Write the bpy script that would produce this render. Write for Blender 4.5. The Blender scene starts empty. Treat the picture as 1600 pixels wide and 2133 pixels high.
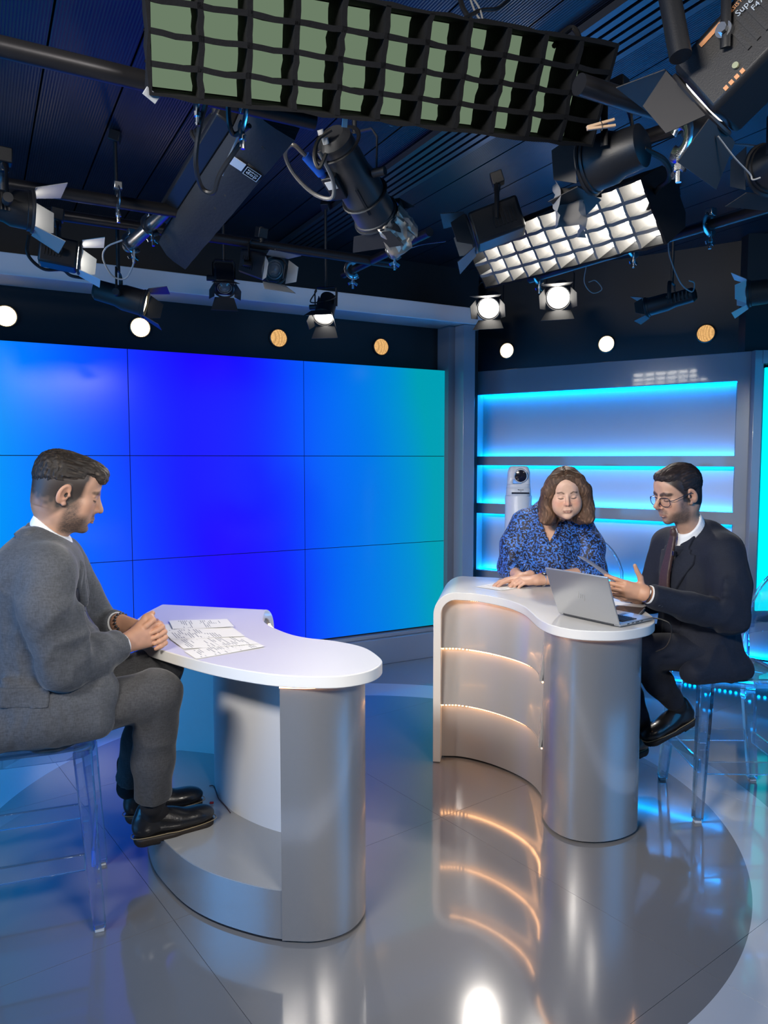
import bpy, math, random
import numpy as np
from mathutils import Vector, Matrix, noise as mnoise
random.seed(7)
rng = np.random.default_rng(5)
SC = bpy.context.scene
COL = SC.collection
# ---------------------------------------------------------------- camera
PITCH = math.radians(4.12)
cam_d = bpy.data.cameras.new('camera')
cam_d.sensor_fit = 'HORIZONTAL'
cam_d.sensor_width = 36.0
cam_d.lens = 36.0 * 1540.0 / 1600.0
cam_d.clip_start = 0.05
cam = bpy.data.objects.new('camera', cam_d)
COL.objects.link(cam)
cam.location = (0, 0, 1.58)
cam.rotation_euler = (math.pi / 2 - PITCH, 0, 0)
SC.camera = cam
# ---------------------------------------------------------------- world, exposure
W = bpy.data.worlds.new('studio_world'); SC.world = W; W.use_nodes = True
W.node_tree.nodes['Background'].inputs[0].default_value = (0.35, 0.45, 0.7, 1)
W.node_tree.nodes['Background'].inputs[1].default_value = 0.02
SC.view_settings.view_transform = 'Standard'
SC.view_settings.look = 'None'
SC.view_settings.gamma = 1.0
SC.view_settings.use_curve_mapping = False
SC.view_settings.exposure = 0.0
SC.cycles.use_denoising = True
SC.cycles.max_bounces = 12
SC.cycles.transmission_bounces = 12
SC.cycles.transparent_max_bounces = 16
SC.cycles.glossy_bounces = 5
SC.cycles.caustics_reflective = False
SC.cycles.caustics_refractive = False
SC.cycles.sample_clamp_indirect = 6.0
SPOT_GAIN = 1.0
KEY_PANEL = 26.0      # radiance of the lit softbox diffusers

# studio softlights of the grid behind and beside the camera (outside the frame)
def area_light(name, loc, aim, sx, sy, power, color, spread=180):
    d = bpy.data.lights.new(name, 'AREA'); d.shape = 'RECTANGLE'; d.size = sx; d.size_y = sy; d.energy = power; d.color = color
    d.spread = math.radians(spread)
    o = bpy.data.objects.new(name, d); COL.objects.link(o); o.location = loc
    o.rotation_euler = (Vector(aim) - Vector(loc)).to_track_quat('-Z', 'Y').to_euler()
    return o
area_light('grid_softlight', (1.5, -.5, 2.85), (-.9, 2.5, 1.2), 1.2, .35, 16, (1, .93, .84), 66)
area_light('grid_softlight', (-1.7, -.4, 2.85), (1.0, 3.5, 1.15), 1.2, .35, 32, (1, .93, .84), 66)
# added blue fill lights, out of frame left and right of the camera
area_light('side_blue_fill', (-3.6, .9, 1.5), (-.6, 2.6, .6), 2.6, 2.0, 105, (.04, .37, .95))
area_light('side_blue_fill', (3.9, 1.2, 1.7), (.9, 3.6, .8), 2.4, 2.0, 50, (.03, .38, .95))
def room_spot(name, loc, aim, power, size, color):
    d = bpy.data.lights.new(name, 'SPOT'); d.energy = power; d.spot_size = math.radians(size); d.spot_blend = .6; d.color = color; d.shadow_soft_size = .1
    o = bpy.data.objects.new(name, d); COL.objects.link(o); o.location = loc
    o.rotation_euler = (Vector(aim) - Vector(loc)).to_track_quat('-Z', 'Y').to_euler()
room_spot('green_panel_spot', (-1.7, -.9, 2.9), (-1.7, -2.6, 1.3), 130, 80, (1, 1, .95))  # unseen spots added to light the green panels behind the camera
room_spot('green_panel_spot', (1.9, -.9, 2.9), (1.9, -2.6, 1.3), 130, 80, (1, 1, .95))
# ---------------------------------------------------------------- helpers
def lin(r, g, b):
    f = lambda c: (c / 255 / 12.92) if c / 255 <= .04045 else ((c / 255 + .055) / 1.055) ** 2.4
    return (f(r), f(g), f(b))

MATS = {}
def mat(name, color=(.5, .5, .5), rough=.5, metal=0., spec=.5, coat=0., emit=None, estr=0.,
        bump=0., bscale=200., bstretch=(1, 1, 1), cvar=0., cscale=8., vcol=False, trans=0., ior=1.45,
        aniso=0., sheen=0., sss=0., coatr=.05):
    if name in MATS: return MATS[name]
    m = bpy.data.materials.new(name); m.use_nodes = True
    nt = m.node_tree; n = nt.nodes; l = nt.links
    p = n['Principled BSDF']
    I = p.inputs
    I['Base Color'].default_value = (*color, 1)
    I['Roughness'].default_value = rough
    I['Metallic'].default_value = metal
    I['Specular IOR Level'].default_value = spec
    I['Coat Weight'].default_value = coat
    I['Coat Roughness'].default_value = coatr
    I['IOR'].default_value = ior
    I['Transmission Weight'].default_value = trans
    I['Anisotropic'].default_value = aniso
    I['Sheen Weight'].default_value = sheen
    if sss:
        I['Subsurface Weight'].default_value = sss
        I['Subsurface Radius'].default_value = (.012, .005, .003)
    if emit:
        I['Emission Color'].default_value = (*emit, 1)
        I['Emission Strength'].default_value = estr
    tc = None
    if bump or cvar:
        tc = n.new('ShaderNodeTexCoord')
        mp = n.new('ShaderNodeMapping'); mp.inputs['Scale'].default_value = bstretch
        l.new(tc.outputs['Object'], mp.inputs['Vector'])
    src = None
    if vcol:
        a = n.new('ShaderNodeAttribute'); a.attribute_name = 'Col'; src = a.outputs['Color']
        l.new(src, I['Base Color'])
    if cvar:
        t = n.new('ShaderNodeTexNoise'); t.inputs['Scale'].default_value = cscale; t.inputs['Detail'].default_value = 5
        l.new(mp.outputs[0], t.inputs['Vector'])
        r = n.new('ShaderNodeMapRange'); r.inputs['To Min'].default_value = 1 - cvar; r.inputs['To Max'].default_value = 1 + cvar
        l.new(t.outputs['Fac'], r.inputs['Value'])
        mx = n.new('ShaderNodeVectorMath'); mx.operation = 'SCALE'
        if src: l.new(src, mx.inputs[0])
        else: mx.inputs[0].default_value = color
        l.new(r.outputs[0], mx.inputs['Scale']); l.new(mx.outputs[0], I['Base Color'])
    if bump:
        t = n.new('ShaderNodeTexNoise'); t.inputs['Scale'].default_value = bscale; t.inputs['Detail'].default_value = 3
        l.new(mp.outputs[0], t.inputs['Vector'])
        b = n.new('ShaderNodeBump'); b.inputs['Strength'].default_value = bump; b.inputs['Distance'].default_value = .002
        l.new(t.outputs['Fac'], b.inputs['Height']); l.new(b.outputs[0], I['Normal'])
    MATS[name] = m
    return m

def emis(name, color, strength):
    if name in MATS: return MATS[name]
    m = bpy.data.materials.new(name); m.use_nodes = True
    nt = m.node_tree; nt.nodes.clear()
    e = nt.nodes.new('ShaderNodeEmission'); o = nt.nodes.new('ShaderNodeOutputMaterial')
    e.inputs[0].default_value = (*color, 1); e.inputs[1].default_value = strength
    nt.links.new(e.outputs[0], o.inputs[0]); MATS[name] = m
    return m

def V(*a): return Vector(a)
def axes(fwd, up=(0, 0, 1)):
    """rotation matrix whose columns are right, forward, up"""
    f = Vector(fwd).normalized(); r = f.cross(Vector(up))
    if r.length < 1e-4: r = f.cross(Vector((0, 1, 0)))
    r.normalize(); u = r.cross(f).normalized()
    return Matrix((r, f, u)).transposed()

def catmull(pts, n=6, closed=False):
    P = [Vector(p) for p in pts]; out = []
    m = len(P)
    for i in range(m if closed else m - 1):
        p1, p2 = P[i], P[(i + 1) % m]
        p0 = P[i - 1] if (closed or i > 0) else p1 * 2 - p2
        p3 = P[(i + 2) % m] if (closed or i + 2 < m) else p2 * 2 - p1
        for k in range(n):
            t = k / n
            out.append(.5 * ((2 * p1) + (p2 - p0) * t + (2 * p0 - 5 * p1 + 4 * p2 - p3) * t * t + (3 * p1 - p0 - 3 * p2 + p3) * t ** 3))
    if not closed: out.append(P[-1])
    return out

ROOTS = {}
class MB:
    """collects simple shapes; build() links them as ONE mesh object"""
    def __init__(s): s.v = []; s.f = []
    def add(s, vs, fs):
        k = len(s.v); s.v += [Vector(q) for q in vs]; s.f += [[i + k for i in f] for f in fs]; return s
    def box(s, c, size, R=None):
        c = Vector(c); h = Vector(size) / 2; vs = []
        for x in (-1, 1):
            for y in (-1, 1):
                for z in (-1, 1):
                    q = Vector((x * h.x, y * h.y, z * h.z)); vs.append(c + (R @ q if R else q))
        return s.add(vs, [(0, 1, 3, 2), (4, 6, 7, 5), (0, 4, 5, 1), (2, 3, 7, 6), (0, 2, 6, 4), (1, 5, 7, 3)])
    def cyl(s, a, b, ra, rb=None, n=16, caps=True):
        rb = ra if rb is None else rb
        a = Vector(a); b = Vector(b); R = axes(b - a, (0, 0, 1) if abs((b - a).normalized().z) < .95 else (1, 0, 0))
        x, z = R.col[0], R.col[2]; vs = []
        for c, r in ((a, ra), (b, rb)):
            for i in range(n):
                t = 2 * math.pi * i / n; vs.append(c + x * (r * math.cos(t)) + z * (r * math.sin(t)))
        fs = [(i, (i + 1) % n, n + (i + 1) % n, n + i) for i in range(n)]
        if caps: fs += [tuple(range(n))[::-1], tuple(range(n, 2 * n))]
        return s.add(vs, fs)
    def tube(s, pts, r, n=8, closed=False, flat=1.0, up=None):
        P = [Vector(p) for p in pts]; m = len(P); vs = []; fs = []
        ref = Vector(up) if up else None
        prev = None
        for i in range(m):
            if closed: t = P[(i + 1) % m] - P[i - 1]
            else: t = P[min(i + 1, m - 1)] - P[max(i - 1, 0)]
            t.normalize()
            if ref is not None: x = t.cross(ref)
            elif prev is None: x = t.cross(Vector((0, 0, 1)) if abs(t.z) < .9 else Vector((1, 0, 0)))
            else: x = prev - t * prev.dot(t)
            x.normalize(); prev = x; y = t.cross(x)
            rr = r[i] if hasattr(r, '__len__') else r
            for k in range(n):
                a = 2 * math.pi * k / n; vs.append(P[i] + x * (rr * math.cos(a)) + y * (rr * flat * math.sin(a)))
        for i in range(m if closed else m - 1):
            for k in range(n):
                j = (i + 1) % m; fs.append((i * n + k, i * n + (k + 1) % n, j * n + (k + 1) % n, j * n + k))
        if not closed: fs += [tuple(range(n))[::-1], tuple(range((m - 1) * n, m * n))]
        return s.add(vs, fs)
    def lathe(s, prof, o=(0, 0, 0), R=None, n=24):
        """prof: (radius, height) pairs; axis is column 1 (forward) of R, default +Z"""
        o = Vector(o)
        if R is None: ax, x, y = Vector((0, 0, 1)), Vector((1, 0, 0)), Vector((0, 1, 0))
        else: ax, x, y = R.col[1], R.col[0], R.col[2]
        vs = []; fs = []
        for r, h in prof:
            for k in range(n):
                a = 2 * math.pi * k / n; vs.append(o + ax * h + x * (r * math.cos(a)) + y * (r * math.sin(a)))
        for i in range(len(prof) - 1):
            for k in range(n): fs.append((i * n + k, i * n + (k + 1) % n, (i + 1) * n + (k + 1) % n, (i + 1) * n + k))
        if prof[0][0] > 1e-5: fs.append(tuple(range(n))[::-1])
        if prof[-1][0] > 1e-5: fs.append(tuple(range((len(prof) - 1) * n, len(prof) * n)))
        return s.add(vs, fs)
    def prism(s, out, z0, z1):
        n = len(out); vs = [(p[0], p[1], z0) for p in out] + [(p[0], p[1], z1) for p in out]
        return s.add(vs, [tuple(range(n))[::-1], tuple(range(n, 2 * n))] + [(i, (i + 1) % n, n + (i + 1) % n, n + i) for i in range(n)])
    def wall(s, path, z0, z1, th, off0=0., off1=None):
        """thick vertical sheet along a 2D path; offsets move it along its left normal (bottom, top)"""
        off1 = off0 if off1 is None else off1
        P = [Vector((p[0], p[1])) for p in path]; m = len(P); N = []
        for i in range(m):
            t = (P[min(i + 1, m - 1)] - P[max(i - 1, 0)]).normalized(); N.append(Vector((-t.y, t.x)))
        vs = []
        for i in range(m):
            for o, z in ((off0, z0), (off1, z1), (off1 - th, z1), (off0 - th, z0)):
                q = P[i] + N[i] * o; vs.append((q.x, q.y, z))
        fs = []
        for i in range(m - 1):
            for k in range(4): fs.append((i * 4 + k, i * 4 + (k + 1) % 4, i * 4 + 4 + (k + 1) % 4, i * 4 + 4 + k))
        fs += [(3, 2, 1, 0), tuple(range((m - 1) * 4, m * 4))]
        return s.add(vs, fs)
    def ball(s, c, r, n=12, m=8):
        r = (r, r, r) if not hasattr(r, '__len__') else r
        vs = []; fs = []; c = Vector(c)
        for i in range(m + 1):
            a = math.pi * i / m
            for k in range(n):
                b = 2 * math.pi * k / n
                vs.append(c + Vector((r[0] * math.sin(a) * math.cos(b), r[1] * math.sin(a) * math.sin(b), r[2] * math.cos(a))))
        for i in range(m):
            for k in range(n): fs.append((i * n + k, (i + 1) * n + k, (i + 1) * n + (k + 1) % n, i * n + (k + 1) % n))
        return s.add(vs, fs)
    def build(s, name, m, parent=None, smooth=40, bevel=0., label=None, seg=2, fixn=True):
        me = bpy.data.meshes.new(name)
        vs = s.v
        if parent is not None and parent.name in ROOTS:
            M = ROOTS[parent.name].inverted(); vs = [M @ q for q in vs]
        me.from_pydata([tuple(q) for q in vs], [], s.f)
        if fixn:
            import bmesh
            bm = bmesh.new(); bm.from_mesh(me); bmesh.ops.remove_doubles(bm, verts=bm.verts, dist=1e-6)
            bmesh.ops.recalc_face_normals(bm, faces=bm.faces); bm.to_mesh(me); bm.free()
        me.materials.append(m)
        if smooth:
            me.polygons.foreach_set('use_smooth', [True] * len(me.polygons))
            me.set_sharp_from_angle(angle=math.radians(smooth))
        o = bpy.data.objects.new(name, me); COL.objects.link(o)
        if parent is not None:
            o.parent = parent
            if parent.name in ROOTS: ROOTS[o.name] = ROOTS[parent.name]
        if bevel:
            b = o.modifiers.new('bevel', 'BEVEL'); b.width = bevel; b.segments = seg; b.limit_method = 'ANGLE'; b.angle_limit = math.radians(35)
        if label: o['label'] = label
        return o

def tag(o, label=None, cat=None, group=None, kind=None):
    if label: o['label'] = label
    if cat: o['category'] = cat
    if group: o['group'] = group
    if kind: o['kind'] = kind
    return o
def thing(name, label, cat, loc=(0, 0, 0), group=None, kind=None):
    o = bpy.data.objects.new(name, None); COL.objects.link(o); o.location = loc
    o.empty_display_size = .1
    ROOTS[o.name] = Matrix.Translation(loc)
    return tag(o, label, cat, group, kind)
def struct(o): o['kind'] = 'structure'; return o
def spot(root, loc, aim, power, color=(1, .93, .84), size=60, blend=.4, radius=.05, name='bulb'):
    d = bpy.data.lights.new(name, 'SPOT'); d.energy = power * SPOT_GAIN; d.color = color
    d.spot_size = math.radians(size); d.spot_blend = blend; d.shadow_soft_size = radius
    o = bpy.data.objects.new(name, d); COL.objects.link(o)
    v = Vector(aim) - Vector(loc)
    M = v.to_track_quat('-Z', 'Y').to_matrix().to_4x4(); M.translation = Vector(loc)
    if root is not None:
        o.parent = root; M = ROOTS[root.name].inverted() @ M
    o.matrix_local = M
    return o

# the photograph's lens as a measuring tool: a world point seen at pixel (px, py) at distance Y along the room
def at(px, py, Y):
    x = (px - 800) / 1540; y = -(py - 1066.5) / 1540
    d = Vector((x, math.cos(PITCH) + y * math.sin(PITCH), -math.sin(PITCH) + y * math.cos(PITCH)))
    return d * (Y / d.y) + Vector((0, 0, 1.58))
def onz(px, py, z):
    x = (px - 800) / 1540; y = -(py - 1066.5) / 1540
    d = Vector((x, math.cos(PITCH) + y * math.sin(PITCH), -math.sin(PITCH) + y * math.cos(PITCH)))
    return d * ((z - 1.58) / d.z) + Vector((0, 0, 1.58))
# ================================================================ materials of the setting
M_black = mat('black_paint', (.006, .007, .009), .55, bump=.15, bscale=60)
M_lacq = mat('white_lacquer', (.62, .63, .66), .28, coat=.5, cvar=.03, cscale=3)
M_frame = mat('grey_lacquer', (.25, .27, .31), .22, coat=.6, cvar=.04, cscale=4)
M_niche = mat('niche_white', (.45, .46, .49), .5, cvar=.02)
M_cyan = emis('cyan_led', (0.0, .31, 1.0), 26.0)
M_tube = emis('cyan_light_panel', (0.0, .82, 1.0), 1.5)
def ceiling_material():
    m = bpy.data.materials.new('ribbed_dark_ceiling_metal'); m.use_nodes = True
    nt = m.node_tree; n = nt.nodes; l = nt.links; p = n['Principled BSDF']
    g = n.new('ShaderNodeNewGeometry'); d = n.new('ShaderNodeVectorMath'); d.operation = 'DOT_PRODUCT'; d.inputs[1].default_value = (.8765, .4814, 0)
    l.new(g.outputs['Position'], d.inputs[0])
    f = n.new('ShaderNodeMath'); f.operation = 'MULTIPLY'; f.inputs[1].default_value = 560; l.new(d.outputs['Value'], f.inputs[0])
    w = n.new('ShaderNodeMath'); w.operation = 'SINE'; l.new(f.outputs[0], w.inputs[0])
    no = n.new('ShaderNodeTexNoise'); no.inputs['Scale'].default_value = 2.2; no.inputs['Detail'].default_value = 4; l.new(g.outputs['Position'], no.inputs['Vector'])
    r = n.new('ShaderNodeMapRange'); r.inputs['To Min'].default_value = .55; r.inputs['To Max'].default_value = 1.35; l.new(no.outputs['Fac'], r.inputs['Value'])
    sc = n.new('ShaderNodeVectorMath'); sc.operation = 'SCALE'; sc.inputs[0].default_value = (.034, .042, .062); l.new(r.outputs[0], sc.inputs['Scale']); l.new(sc.outputs[0], p.inputs['Base Color'])
    p.inputs['Metallic'].default_value = .55; p.inputs['Roughness'].default_value = .30
    b = n.new('ShaderNodeBump'); b.inputs['Strength'].default_value = .35; b.inputs['Distance'].default_value = .0015; l.new(w.outputs[0], b.inputs['Height']); l.new(b.outputs[0], p.inputs['Normal'])
    return m
M_ceil = ceiling_material()
M_gap = mat('joint_dark', (.01, .01, .012), .8)

# ---------------------------------------------------------------- floor with its printed disc and ring
def floor_material():
    m = bpy.data.materials.new('polished_studio_floor'); m.use_nodes = True
    nt = m.node_tree; n = nt.nodes; l = nt.links; p = n['Principled BSDF']
    g = n.new('ShaderNodeNewGeometry')
    sub = n.new('ShaderNodeVectorMath'); sub.operation = 'SUBTRACT'; sub.inputs[1].default_value = (-.13, 3.24, 0)
    l.new(g.outputs['Position'], sub.inputs[0])
    ln = n.new('ShaderNodeVectorMath'); ln.operation = 'LENGTH'; l.new(sub.outputs[0], ln.inputs[0])
    rp = n.new('ShaderNodeValToRGB'); rp.color_ramp.interpolation = 'CONSTANT'
    mr = n.new('ShaderNodeMapRange'); mr.inputs['From Max'].default_value = 4.0; l.new(ln.outputs['Value'], mr.inputs['Value'])
    l.new(mr.outputs[0], rp.inputs[0])
    e = rp.color_ramp.elements
    e[0].position = 0; e[0].color = (.215, .21, .21, 1)
    e[1].position = 1.60 / 4; e[1].color = (.60, .61, .63, 1)
    k = e.new(1.86 / 4); k.color = (.30, .30, .305, 1)
    no = n.new('ShaderNodeTexNoise'); no.inputs['Scale'].default_value = 1.6; no.inputs['Detail'].default_value = 6
    l.new(g.outputs['Position'], no.inputs['Vector'])
    r2 = n.new('ShaderNodeMapRange'); r2.inputs['To Min'].default_value = .92; r2.inputs['To Max'].default_value = 1.06; l.new(no.outputs['Fac'], r2.inputs['Value'])
    sc = n.new('ShaderNodeVectorMath'); sc.operation = 'SCALE'; l.new(rp.outputs[0], sc.inputs[0]); l.new(r2.outputs[0], sc.inputs['Scale'])
    l.new(sc.outputs[0], p.inputs['Base Color'])
    p.inputs['Roughness'].default_value = .10
    p.inputs['Specular IOR Level'].default_value = .5
    p.inputs['Coat Weight'].default_value = .4; p.inputs['Coat Roughness'].default_value = .045
    n2 = n.new('ShaderNodeTexNoise'); n2.inputs['Scale'].default_value = 22; l.new(g.outputs['Position'], n2.inputs['Vector'])
    b = n.new('ShaderNodeBump'); b.inputs['Strength'].default_value = .02; b.inputs['Distance'].default_value = .004
    l.new(n2.outputs['Fac'], b.inputs['Height']); l.new(b.outputs[0], p.inputs['Normal'])
    return m
M_floor = floor_material()
X0, X1, Y0, Y1, ZC = -4.2, 5.2, -2.6, 7.6, 3.12
U = Vector((.8765, .4814, 0)); N = Vector((-.4814, .8765, 0))      # along / behind the video wall
# the floor is laid in large sheets whose joints run with the video wall
fl = MB().box(((X0 + X1) / 2, (Y0 + Y1) / 2, -.06), (X1 - X0, Y1 - Y0, .1)).build('floor', M_gap)
struct(fl)
def clip_poly(poly, a, b):
    """keep the part of a 2D polygon left of the line a->b"""
    out = []
    f = lambda q: (b[0] - a[0]) * (q[1] - a[1]) - (b[1] - a[1]) * (q[0] - a[0])
    for i in range(len(poly)):
        p, q = poly[i], poly[(i + 1) % len(poly)]; fp, fq = f(p), f(q)
        if fp >= 0: out.append(p)
        if fp * fq < 0:
            t = fp / (fp - fq); out.append((p[0] + (q[0] - p[0]) * t, p[1] + (q[1] - p[1]) * t))
    return out
rect = [(X0, Y0), (X1, Y0), (X1, Y1), (X0, Y1)]
du = Vector((.60, -.80)); dn = Vector((.80, .60)); o2 = Vector((-.72, 2.43))
for i in range(-6, 7):
    for j in range(-7, 7):
        c = o2 + dn * (i * 1.22) + du * (j * 1.22)
        w = 1.2185
        q = [c, c + dn * w, c + dn * w + du * w, c + du * w]
        q = [(k.x, k.y) for k in q][::-1]
        pol = q
        for a, b in zip(rect, rect[1:] + rect[:1]):
            pol = clip_poly(pol, a, b) if pol else pol
        if len(pol) > 2: MB().prism(pol, -.012, 0).build('floor_sheet', M_floor, fl, smooth=0)

# ---------------------------------------------------------------- ceiling of narrow metal planks
ce = struct(MB().box(((X0 + X1) / 2, (Y0 + Y1) / 2, ZC + .1), (X1 - X0, Y1 - Y0, .1)).build('ceiling', M_gap))
corner = Vector((.49, 5.93, 0))
for i in range(-20, 20):
    c = corner + U * (i * .30 + .15); c2 = Vector((c.x, c.y))
    w = .146
    u2 = Vector((U.x, U.y)); n2 = Vector((N.x, N.y))
    q = [c2 - u2 * w - n2 * 9, c2 + u2 * w - n2 * 9, c2 + u2 * w + n2 * 4, c2 - u2 * w + n2 * 4]
    pol = [(k.x, k.y) for k in q]
    for a, b in zip(rect, rect[1:] + rect[:1]):
        pol = clip_poly(pol, a, b) if pol else pol
    if len(pol) > 2: MB().prism(pol, ZC, ZC + .02).build('ceiling_plank', M_ceil, ce, smooth=0)
# grooved aluminium cable tray under the planks on the right
tr = MB()
tp = onz(1300, 62, ZC - .03); td = -N
for k in range(6):
    c = Vector((tp.x, tp.y, ZC - .02)) + U * (k * .045 - .11)
    tr.box(c + N * 1.0, (.028, 6.0, .03), axes(N))
tag(tr.build('ceiling_rail', mat('dark_rail', (.07, .075, .09), .35, metal=.6)), 'grooved dark metal rail running under the ceiling planks, upper right', 'rail')

# ---------------------------------------------------------------- outer shell
def slab(name, a, b, z0, z1, th, m):
    a = Vector((a[0], a[1])); b = Vector((b[0], b[1])); t = (b - a).normalized(); nn = Vector((-t.y, t.x))
    q = [a, b, b + nn * th, a + nn * th]
    return struct(MB().prism([(k.x, k.y) for k in q], z0, z1).build(name, m, smooth=0))
M_dark = mat('dark_studio_wall', (.03, .033, .04), .6, cvar=.2)
slab('wall_back', (X1, Y0), (X0, Y0), -.02, ZC, -.1, M_dark)
M_green = mat('green_reflection_panel', (.10, .30, .09), .7)
for k, gx in enumerate((-1.75, 1.9)): struct(MB().box((gx, Y0 + .03, 1.5), (.9, .04, 2.8)).build('trim_%d' % (k + 4), M_green))  # unseen panels added so the desk columns reflect green
slab('wall_west', (X0, Y0), (X0, Y1), -.02, ZC, .1, M_dark)
slab('wall_east', (X1, Y1), (X1, Y0), -.02, ZC, .1, M_dark)
slab('wall_far', (X0, Y1), (X1, Y1), -.02, ZC, .1, M_black)

# ---------------------------------------------------------------- left: black wall, video wall, portal
VW = corner                                       # lower right corner of the picture area
def vw(s, back, z): return VW + U * s + N * back + Vector((0, 0, z))
wl = MB().box(vw(-2.2, .20, ZC / 2), (5.2, .16, ZC), axes(N)).build('wall_left', M_black); struct(wl)
M_plinth = mat('plinth_grey', (.30, .32, .36), .3, coat=.4)
struct(MB().box(vw(-2.2, .03, .10), (4.4, .18, .20), axes(N)).box(vw(-2.2, .05, .215), (4.4, .14, .03), axes(N)).build('baseboard_left', M_plinth, bevel=.004))

def screen_material():
    m = bpy.data.materials.new('video_picture'); m.use_nodes = True
    nt = m.node_tree; n = nt.nodes; l = nt.links; p = n['Principled BSDF']
    g = n.new('ShaderNodeNewGeometry')
    d = n.new('ShaderNodeVectorMath'); d.operation = 'DOT_PRODUCT'; d.inputs[1].default_value = U
    l.new(g.outputs['Position'], d.inputs[0])
    sx = n.new('ShaderNodeSeparateXYZ'); l.new(g.outputs['Position'], sx.inputs[0])
    s1 = VW.dot(U)
    mr = n.new('ShaderNodeMapRange'); mr.inputs['From Min'].default_value = s1 - 3.63; mr.inputs['From Max'].default_value = s1
    no = n.new('ShaderNodeTexNoise'); no.inputs['Scale'].default_value = .9; no.inputs['Detail'].default_value = 1
    l.new(g.outputs['Position'], no.inputs['Vector'])
    zz = n.new('ShaderNodeMath'); zz.operation = 'MULTIPLY_ADD'; zz.inputs[1].default_value = .10; zz.inputs[2].default_value = -.15
    l.new(sx.outputs['Z'], zz.inputs[0])
    nn = n.new('ShaderNodeMath'); nn.operation = 'MULTIPLY_ADD'; nn.inputs[1].default_value = .30; l.new(no.outputs['Fac'], nn.inputs[0]); l.new(zz.outputs[0], nn.inputs[2])
    ad = n.new('ShaderNodeMath'); ad.operation = 'ADD'; l.new(d.outputs['Value'], ad.inputs[0]); l.new(nn.outputs[0], ad.inputs[1])
    l.new(ad.outputs[0], mr.inputs['Value'])
    r = n.new('ShaderNodeValToRGB'); r.color_ramp.interpolation = 'B_SPLINE'; l.new(mr.outputs[0], r.inputs[0])
    e = r.color_ramp.elements
    stops = [(0.0, (0, 165, 215)), (.10, (0, 160, 235)), (.22, (0, 120, 255)), (.36, (10, 60, 255)), (.47, (28, 0, 255)), (.56, (28, 0, 255)),
             (.66, (12, 30, 250)), (.76, (0, 95, 240)), (.86, (0, 120, 225)), (.94, (0, 142, 205)), (1.0, (0, 158, 170))]
    e[0].position = stops[0][0]; e[0].color = (*lin(*stops[0][1]), 1)
    e[1].position = 1; e[1].color = (*lin(*stops[-1][1]), 1)
    for q, c in stops[1:-1]:
        k = e.new(q); k.color = (*lin(*c), 1)
    p.inputs['Base Color'].default_value = (.004, .004, .005, 1); p.inputs['Roughness'].default_value = .16
    p.inputs['Specular IOR Level'].default_value = .18
    l.new(r.outputs[0], p.inputs['Emission Color']); p.inputs['Emission Strength'].default_value = 1.05
    return m
M_screen = screen_material()
vwall = thing('video_wall', 'three by three video wall glowing blue and teal on the left', 'screen', tuple(vw(-1.8, .06, .22)))
MB().box(vw(-1.815, .07, 1.24), (3.64, .10, 2.05), axes(N)).build('chassis', M_gap, vwall)
for i in range(3):
    for j in range(3):
        MB().box(vw(-.605 - 1.21 * i, .0115, .24 + .34 + .68 * j), (1.2052, .003, .6752), axes(N)).build('display_panel', M_screen, vwall, smooth=0)

# white portal frame standing in front of the video wall
t1 = MB()
t1.box(vw(-2.05, .0, 2.685), (4.75, .36, .125), axes(N))
struct(t1.build('trim_1', M_lacq, bevel=.004))
t2 = MB().box(vw(.115, .01, 1.31), (.11, .34, 2.62), axes(N))
struct(t2.build('trim_2', M_frame, bevel=.004))
# thin dark return between the screens and the post
struct(MB().box(vw(.03, .06, 1.31), (.06, .2, 2.62), axes(N)).build('trim_3', mat('return_grey', (.16, .17, .2), .4)))

# ---------------------------------------------------------------- right: niche wall with cyan light
RA = Vector((.70, 6.335, 0)); RB = Vector((2.50, 5.09, 0))
RU = (RB - RA).normalized(); RN = Vector((-RU.y, RU.x, 0))        # RN points behind the wall
RL = (RB - RA).length
def rw(s, back, z): return RA + RU * s + RN * back + Vector((0, 0, z))
RR = axes(RN)
wr = struct(MB().box(rw(RL / 2 + .1, .29, ZC / 2), (RL + 1.0, .1, ZC), RR).build('wall_right', M_black))
s0, s1_ = .075, RL - .085
zs = [(1.60, 2.115), (1.205, 1.525), (.635, 1.12)]                # the three lit niches
for z0, z1 in zs:
    MB().box(rw(RL / 2, .175, (z0 + z1) / 2), (s1_ - s0 + .04, .02, z1 - z0 + .06), RR).build('niche_panel', M_niche, wr, smooth=0)
    for zz in (z0 - .012, z1 + .012):
        MB().box(rw(RL / 2, .135, zz), (s1_ - s0, .03, .014), RR).build('led_strip', M_cyan, wr, smooth=0)
for za, zb in ((2.115, 2.31), (1.525, 1.60), (1.12, 1.205), (.44, .635)):
    MB().box(rw(RL / 2, .03, (za + zb) / 2), (s1_ - s0, .06, zb - za), RR).build('rail', M_frame, wr, bevel=.003)
    if za > .5 and zb < 2.2: MB().box(rw(RL / 2, .11, (za + zb) / 2), (s1_ - s0, .10, zb - za - .05), RR).build('rail_back', M_frame, wr)
for sa, sb in ((0, s0), (s1_, RL)):
    MB().box(rw((sa + sb) / 2, .05, 1.375), (sb - sa, .10, 1.87), RR).build('post', M_frame, wr, bevel=.003)
    MB().box(rw(sa + .01 if sa else sb - .005, .12, 1.375), (.012, .12, 1.6), RR).build('niche_side', M_niche, wr)
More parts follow.
